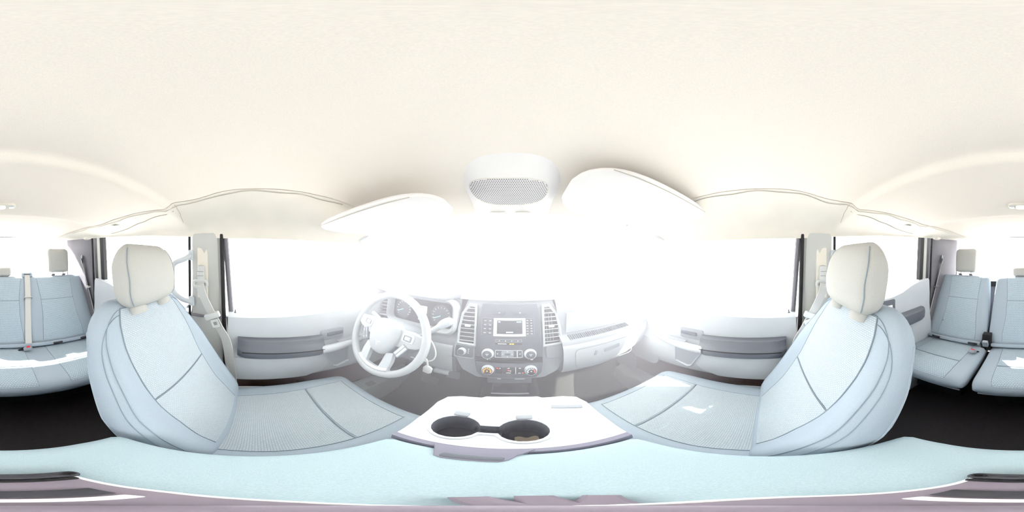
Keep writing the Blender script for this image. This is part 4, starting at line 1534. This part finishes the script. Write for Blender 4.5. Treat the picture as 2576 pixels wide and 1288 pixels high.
T = thing('steering_wheel', 'pale grey four-spoke steering wheel with oval badge and thumb buttons', 'steering wheel', tuple(WC))
b = new()
tube(b, [WM @ V((0.178 * math.cos(a), 0.178 * math.sin(a), 0.004)) for a in [2 * math.pi * i / 64 for i in range(64)]], (0.0155, 0.0165), 14, True)
rim = obj('rim', b, 'light', T)
# padded hub
hub = [(-0.066, 0.052), (-0.040, 0.066), (0.0, 0.070), (0.040, 0.066), (0.066, 0.052), (0.078, 0.020), (0.074, -0.015), (0.060, -0.050), (0.042, -0.078), (0.020, -0.090), (-0.020, -0.090), (-0.042, -0.078), (-0.060, -0.050), (-0.074, -0.015), (-0.078, 0.020)]
b = new()
loft(b, [[WM @ V((x * k, y * k, d)) for x, y in hub] for k, d in ((0.93, -0.035), (1.0, -0.02), (1.0, 0.012), (0.95, 0.024), (0.80, 0.031), (0.45, 0.035), (0.02, 0.036))])
hb = obj('airbag_hub', b, 'light', T, sub=1, angle=180)
b = new()
frame(b, [(0.029 * math.cos(q), 0.0125 * math.sin(q)) for q in [2 * math.pi * i / 32 for i in range(32)]], [(0.026 * math.cos(q), 0.0100 * math.sin(q)) for q in [2 * math.pi * i / 32 for i in range(32)]], 0.0, 0.0045, WM @ Matrix.Translation((0, 0.024, 0.0315)))
bd = obj('badge_ring', b, 'chrome', T)
b = new()
prism(b, [(0.0262 * math.cos(q), 0.0102 * math.sin(q)) for q in [2 * math.pi * i / 32 for i in range(32)]], 0.0, 0.003, WM @ Matrix.Translation((0, 0.024, 0.0315)), 0.001)
obj('badge', b, 'silver', T)
for (x, y, w) in ((0.0, -0.034, 0.026), (0.0, -0.040, 0.012)):
    b = new(); prism(b, rrect(w, 0.0022, 0.0008, x, y), 0.034, 0.0352, WM)
    obj('airbag_lettering', b, 'print', hb, smooth=False)
b = new(); prism(b, [(-0.004, -0.046), (0.004, -0.046), (0.0, -0.052)], 0.0335, 0.0350, WM)
obj('airbag_lettering', b, 'print', hb, smooth=False)
# spokes: two broad side spokes, two lower ones
for g in (-1, 1):
    b = new()
    prism(b, [(g * 0.060, 0.046), (g * 0.110, 0.050), (g * 0.168, 0.040), (g * 0.172, 0.004), (g * 0.150, -0.010), (g * 0.100, -0.022), (g * 0.066, -0.030)][::g], -0.016, 0.012, WM, 0.005)
    sp_ = obj('side_spoke', b, 'light', T)
    b = new(); prism(b, rrect(0.052, 0.036, 0.008, g * 0.108, 0.022), 0.010, 0.016, WM, 0.002)
    obj('button_pad', b, 'silver', sp_)
    b = new(); frame(b, rrect(0.034, 0.024, 0.005, g * 0.108, 0.022), rrect(0.026, 0.016, 0.003, g * 0.108, 0.022), 0.012, 0.0185, WM)
    obj('cursor_ring', b, 'mid', sp_)
    b = new(); prism(b, rrect(0.022, 0.012, 0.003, g * 0.108, 0.022), 0.014, 0.0185, WM, 0.001)
    obj('center_button', b, 'silver', sp_)
    Mr = WM @ Matrix.Translation((g * 0.098, -0.036, 0)) @ Matrix.Rotation(g * math.radians(62), 4, 'Z')
    b = new(); prism(b, rrect(0.060, 0.030, 0.005), -0.012, 0.014, Mr, 0.002)
    ro = obj('rocker_panel', b, 'mid', T)
    for i in (-1, 1):
        b = new(); prism(b, rrect(0.052, 0.011, 0.002, 0, i * 0.0068), 0.012, 0.0165, Mr, 0.001)
        obj('rocker_button', b, 'mid' if g < 0 else 'silver', ro)
        for j in (-1, 1):
            b = new(); prism(b, rrect(0.008, 0.003, 0.001, j * 0.016, i * 0.0068), 0.016, 0.0170, Mr)
            obj('button_print', b, 'print', ro, smooth=False)
    b = new()
    prism(b, [(g * 0.040, -0.070), (g * 0.072, -0.058), (g * 0.078, -0.100), (g * 0.074, -0.168), (g * 0.030, -0.182), (g * 0.036, -0.120)][::g], -0.010, 0.010, WM, 0.004)
    obj('lower_spoke', b, 'silver', T)
b = new()
loft(b, [[WM @ V((q * math.cos(a), q * math.sin(a), d)) for q, d in ((0.172, 0.010), (0.160, 0.018), (0.150, 0.012), (0.150, -0.006), (0.165, -0.008))] for a in [math.radians(lerp(240, 300, i / 16)) for i in range(17)]])
obj('rim_trim', b, 'silver', T)

# white key loop and tag
T = thing('key_tag', 'white cord loop with a white tag hanging from the ignition lock', 'key tag', (-0.30, 0.53, 0.60))
b = new()
tube(b, smooth_path([(-0.325, 0.535, 0.790), (-0.300, 0.528, 0.775), (-0.272, 0.522, 0.74), (-0.262, 0.518, 0.70), (-0.272, 0.515, 0.668), (-0.298, 0.515, 0.652), (-0.325, 0.515, 0.648), (-0.375, 0.525, 0.640)], 6), 0.0028, 8)
obj('cord', b, 'white', T)
b = new()
tube(b, smooth_path([(-0.300, 0.515, 0.665), (-0.294, 0.514, 0.650), (-0.292, 0.513, 0.628)], 4), 0.0036, 8)
obj('ring', b, 'white', T)
b = new()
prism(b, [(-0.016, -0.020), (0.008, -0.022), (0.018, -0.012), (0.019, 0.012), (0.008, 0.022), (-0.010, 0.021), (-0.018, 0.008)], -0.004, 0.004, Matrix.Translation((-0.293, 0.512, 0.607)) @ Matrix.Rotation(math.radians(90), 4, 'X') @ Matrix.Rotation(math.radians(-8), 4, 'Z'), 0.002)
obj('tag', b, 'white', T)

# pedals
T = thing('brake_pedal', 'grey brake pedal plate under the steering column', 'pedal', (-0.44, 0.84, 0.2))
b = new(); box(b, (-0.44, 0.80, 0.235), (0.11, 0.016, 0.06), 0.008, Matrix.Rotation(math.radians(-30), 3, 'X')); obj('pedal_pad', b, 'char', T)
b = new(); tube(b, [(-0.44, 0.815, 0.24), (-0.44, 0.88, 0.36), (-0.44, 0.93, 0.50)], (0.010, 0.008), 8); obj('pedal_arm', b, 'dark', T)
T = thing('accelerator_pedal', 'upright grey accelerator pedal beside the centre stack', 'pedal', (-0.27, 0.84, 0.2))
b = new(); box(b, (-0.285, 0.76, 0.375), (0.070, 0.020, 0.055), 0.015, Matrix.Rotation(math.radians(-18), 3, 'X')); obj('pedal_pad', b, 'mid', T)
b = new(); tube(b, [(-0.285, 0.775, 0.38), (-0.285, 0.86, 0.44), (-0.285, 0.95, 0.52)], (0.010, 0.008), 8); obj('pedal_arm', b, 'dark', T)

# ------------------------------------------------------------------ roof fittings
def visor(name, label, xa, xb, free, hinge, mat='visor'):
    """free / hinge = (y, z) of the two long edges at the inner end and outer end"""
    T = thing(name, label, 'sun visor', ((xa + xb) / 2, hinge[0][0], hinge[0][1]))
    b = new()
    n = 22
    rings = []
    for i in range(n + 1):
        t = 0.5 - 0.5 * math.cos(math.pi * i / n)
        x = lerp(xa, xb, t)
        e = (1 - abs(2 * t - 1) ** 4.5)                     # rounded ends
        f0 = V((x, lerp(free[0][0], free[1][0], t), lerp(free[0][1], free[1][1], t)))
        h0 = V((x, lerp(hinge[0][0], hinge[1][0], t), lerp(hinge[0][1], hinge[1][1], t)))
        mid_ = (f0 + h0) / 2
        d = (h0 - f0) * 0.5
        k = 0.25 + 0.75 * max(0.02, e) ** 0.5
        th = 0.011 * (0.3 + 0.7 * max(0.02, e) ** 0.5)
        nrm = V((1, 0, 0)).cross(d.normalized())
        ring = []
        for q in range(16):
            a = 2 * math.pi * q / 16
            ca, sa = math.cos(a), math.sin(a)
            ring.append(mid_ + d * k * math.copysign(abs(ca) ** 0.35, ca) + nrm * th * math.copysign(abs(sa) ** 0.6, sa))
        rings.append(ring)
    loft(b, rings)
    v = obj('visor_panel', b, mat, T)
    b = new()
    tube(b, [V((lerp(xa, xb, t_), lerp(free[0][0], free[1][0], t_) + 0.006, lerp(free[0][1], free[1][1], t_) - 0.010)) for t_ in [0.12 + 0.76 * i / 12 for i in range(13)]], 0.0012, 6)
    obj('visor_seam', b, 'seamline', v)
    b = new()
    tube(b, [V((xb - 0.03 * (1 if xb > xa else -1), hinge[1][0] - 0.01, hinge[1][1] + 0.003)), V((xb + 0.02 * (1 if xb > xa else -1), hinge[1][0] + 0.004, hinge[1][1] + 0.02))], 0.006, 8)
    obj('pivot_arm', b, 'rail', T)
    return T


visor('sun_visor', 'pale sun visor above the steering wheel, hanging a little low', -0.165, -0.615, [(0.305, 1.254), (0.215, 1.219)], [(0.495, 1.228), (0.44, 1.200)])
visor('sun_visor', 'pale sun visor folded flat to the roof above the passenger', 0.130, 0.605, [(0.258, 1.300), (0.212, 1.270)], [(0.485, 1.244), (0.44, 1.205)])

T = thing('overhead_console', 'pale overhead console with perforated oval grille between the sun visors', 'console', (0, 0.4, 1.28))
def oc_w(t):
    return lerp(0.105, 0.132, sstep(0.0, 0.5, t))


def oc_drop(t):
    return 0.004 + 0.036 * sstep(0.0, 0.60, t)


b = new()
rings = []
for i in range(15):
    t = i / 14
    y = lerp(0.28, 0.545, t)
    w = oc_w(t)
    ztop = ceil_z(0, y) + 0.006
    drop = oc_drop(t)
    ring = []
    for k in range(15):
        u = lerp(-1, 1, k / 14)
        ring.append(V((w * u, y, ztop - drop * (1 - abs(u) ** 3.2))))
    rings.append(ring)
loft(b, rings, False, False)
oc = obj('console_shell', b, 'visor', T)


def oc_z(x, y):
    t = (y - 0.28) / 0.265
    return ceil_z(0, y) + 0.006 - oc_drop(t) * (1 - min(1, abs(x / oc_w(t))) ** 3.2)


def in_grille(x, y):
    return abs((x + 0.008) / 0.098) ** 3.5 + abs((y - 0.413) / 0.045) ** 2.6 < 1


b = new()
gy = [0.352 + 0.0053 * i for i in range(21)]
uv_ = None
for j in range(24):
    y = 0.351 + j * 0.0046
    for i in range(40):
        x = -0.108 + i * 0.0053 + (0.00265 if j % 2 else 0)
        if in_grille(x, y):
            z = oc_z(x, y) - 0.0007
            vs = [b.verts.new((x + 0.0017 * math.cos(a), y + 0.0017 * math.sin(a), z + (oc_z(x, y + 0.002) - oc_z(x, y - 0.002)) / 0.004 * 0.0017 * math.sin(a))) for a in [math.pi * q / 3 for q in range(6)]]
            b.faces.new(vs)
o = obj('grille_holes', b, 'pillar', oc, smooth=False); o['kind'] = 'stuff'
b = new()
tube(b, [V((-0.008 + 0.100 * math.copysign(abs(math.cos(a)) ** (2 / 3.5), math.cos(a)), 0.413 + 0.047 * math.copysign(abs(math.sin(a)) ** (2 / 2.6), math.sin(a)), oc_z(-0.008 + 0.1 * math.copysign(abs(math.cos(a)) ** (2 / 3.5), math.cos(a)), 0.413 + 0.047 * math.copysign(abs(math.sin(a)) ** (2 / 2.6), math.sin(a))))) for a in [2 * math.pi * i / 40 for i in range(40)]], 0.0012, 6, True)
obj('grille_edge', b, 'rail', oc)
for x in (-0.045, 0.035):
    b = new(); box(b, (x, 0.505, oc_z(x, 0.505) - 0.001), (0.05, 0.030, 0.008), 0.003, Matrix.Rotation(math.radians(20), 3, 'X'))
    obj('map_lamp', b, 'lens', T)

T = thing('dome_lamp', 'flat white dome lamp in the headliner over the rear bench', 'lamp', (0, -0.64, 1.295))
b = new(); prism(b, rrect(0.125, 0.060, 0.024), 0.0, 0.014, Matrix.Translation((0, -0.64, 1.312)) @ Matrix.Rotation(math.pi, 4, 'X'), 0.004)
obj('lamp_housing', b, 'rail', T)
b = new(); prism(b, rrect(0.055, 0.046, 0.016, 0.005, 0), 0.012, 0.018, Matrix.Translation((0, -0.64, 1.312)) @ Matrix.Rotation(math.pi, 4, 'X'), 0.003)
obj('lens', b, 'lens', T)
for x in (-0.046, 0.048):
    b = new(); prism(b, rrect(0.022, 0.036, 0.008, x, 0), 0.012, 0.016, Matrix.Translation((0, -0.64, 1.312)) @ Matrix.Rotation(math.pi, 4, 'X'), 0.002)
    obj('lamp_switch', b, 'beltp', T)

for s, side in ((-1, 'driver'), (1, 'passenger')):
    base = rail_pt(s, -0.66, 0.22) - V((0, 0, 0.002))
    T = thing('coat_hook', 'small metal-edged coat hook on the roof rail over the rear %s side door' % side, 'hook', tuple(base))
    M = Matrix.Translation(base) @ Matrix.Rotation(s * math.radians(-12), 4, 'Y') @ Matrix.Rotation(math.radians(180), 4, 'X')
    b = new(); frame(b, rrect(0.046, 0.034, 0.006), rrect(0.030, 0.020, 0.004), -0.004, 0.007, M)
    obj('hook_frame', b, 'lens', T)
    b = new(); prism(b, rrect(0.032, 0.022, 0.004), -0.004, 0.001, M)
    obj('hook_recess', b, 'seamline', T)
    b = new(); tube(b, smooth_path([M @ V((0.012 * -s, 0, 0.002)), M @ V((0.006 * -s, 0, 0.010)), M @ V((0.016 * s, 0, 0.013))], 4), (0.007, 0.003), 8)
    obj('hook_arm', b, 'chrome', T)
    # grab handle on the rear edge of the pillar between the doors
    T = thing('grab_handle', 'pale looped grab handle on the %s side door pillar' % side, 'handle', (s * 0.715, -0.33, 0.98))
    b = new()
    tube(b, smooth_path([(s * 0.725, -0.305, 1.105), (s * 0.712, -0.335, 1.085), (s * 0.703, -0.382, 1.065), (s * 0.700, -0.395, 1.03), (s * 0.700, -0.395, 0.955), (s * 0.703, -0.382, 0.915), (s * 0.715, -0.345, 0.885), (s * 0.735, -0.305, 0.870)], 6), (0.011, 0.013), 10)
    obj('handle_bar', b, 'light', T)
    b = new(); box(b, (s * 0.727, -0.305, 1.105), (0.02, 0.03, 0.05), 0.008)
    obj('handle_mount', b, 'light', T)
    b = new(); box(b, (s * 0.735, -0.305, 0.875), (0.02, 0.03, 0.05), 0.008)
    obj('handle_mount', b, 'light', T)
# fabric stitching and piping are too fine to pick apart
for o in bpy.data.objects:
    if o.name.split('.')[0] in ('stitching', 'piping'):
        o['kind'] = 'stuff'

# ------------------------------------------------------------------ added scattering volume that imitates lens glare in the front of the cab
m = bpy.data.materials.new('lens_glare_scatter')
m.use_nodes = True
nt = m.node_tree
nt.nodes.clear()
out = nt.nodes.new('ShaderNodeOutputMaterial')
vs = nt.nodes.new('ShaderNodeVolumeScatter')
vs.inputs['Color'].default_value = (0.95, 0.89, 1.0, 1)
vs.inputs['Anisotropy'].default_value = 0.3
tc = nt.nodes.new('ShaderNodeTexCoord')
sp = nt.nodes.new('ShaderNodeSeparateXYZ')
mr = nt.nodes.new('ShaderNodeMapRange')
mr.interpolation_type = 'SMOOTHSTEP'
mr.inputs['From Min'].default_value = 0.0
mr.inputs['From Max'].default_value = 0.6
mr.inputs['To Max'].default_value = 0.74
lnk(nt, tc.outputs['Object'], sp.inputs[0])
lnk(nt, sp.outputs['Y'], mr.inputs['Value'])
lnk(nt, mr.outputs[0], vs.inputs['Density'])
lnk(nt, vs.outputs[0], out.inputs['Volume'])
b = new()
bmesh.ops.create_cube(b, size=1.0)
for v in b.verts:
    v.co = V((v.co.x * 1.9, v.co.y * 2.9, 0.5 + v.co.z * 1.7))
o = obj('glare_veil', b, m, smooth=False)
for v in o.data.vertices:
    v.co += o.location
o.location = (0, 0, 0)
o['kind'] = 'stuff'
tag(o, 'thin pale volume added to imitate lens glare in front of the windscreen and dashboard', 'glare_veil')
scn.cycles.volume_bounces = 1
scn.cycles.volume_step_rate = 3.0
scn.cycles.volume_max_steps = 32
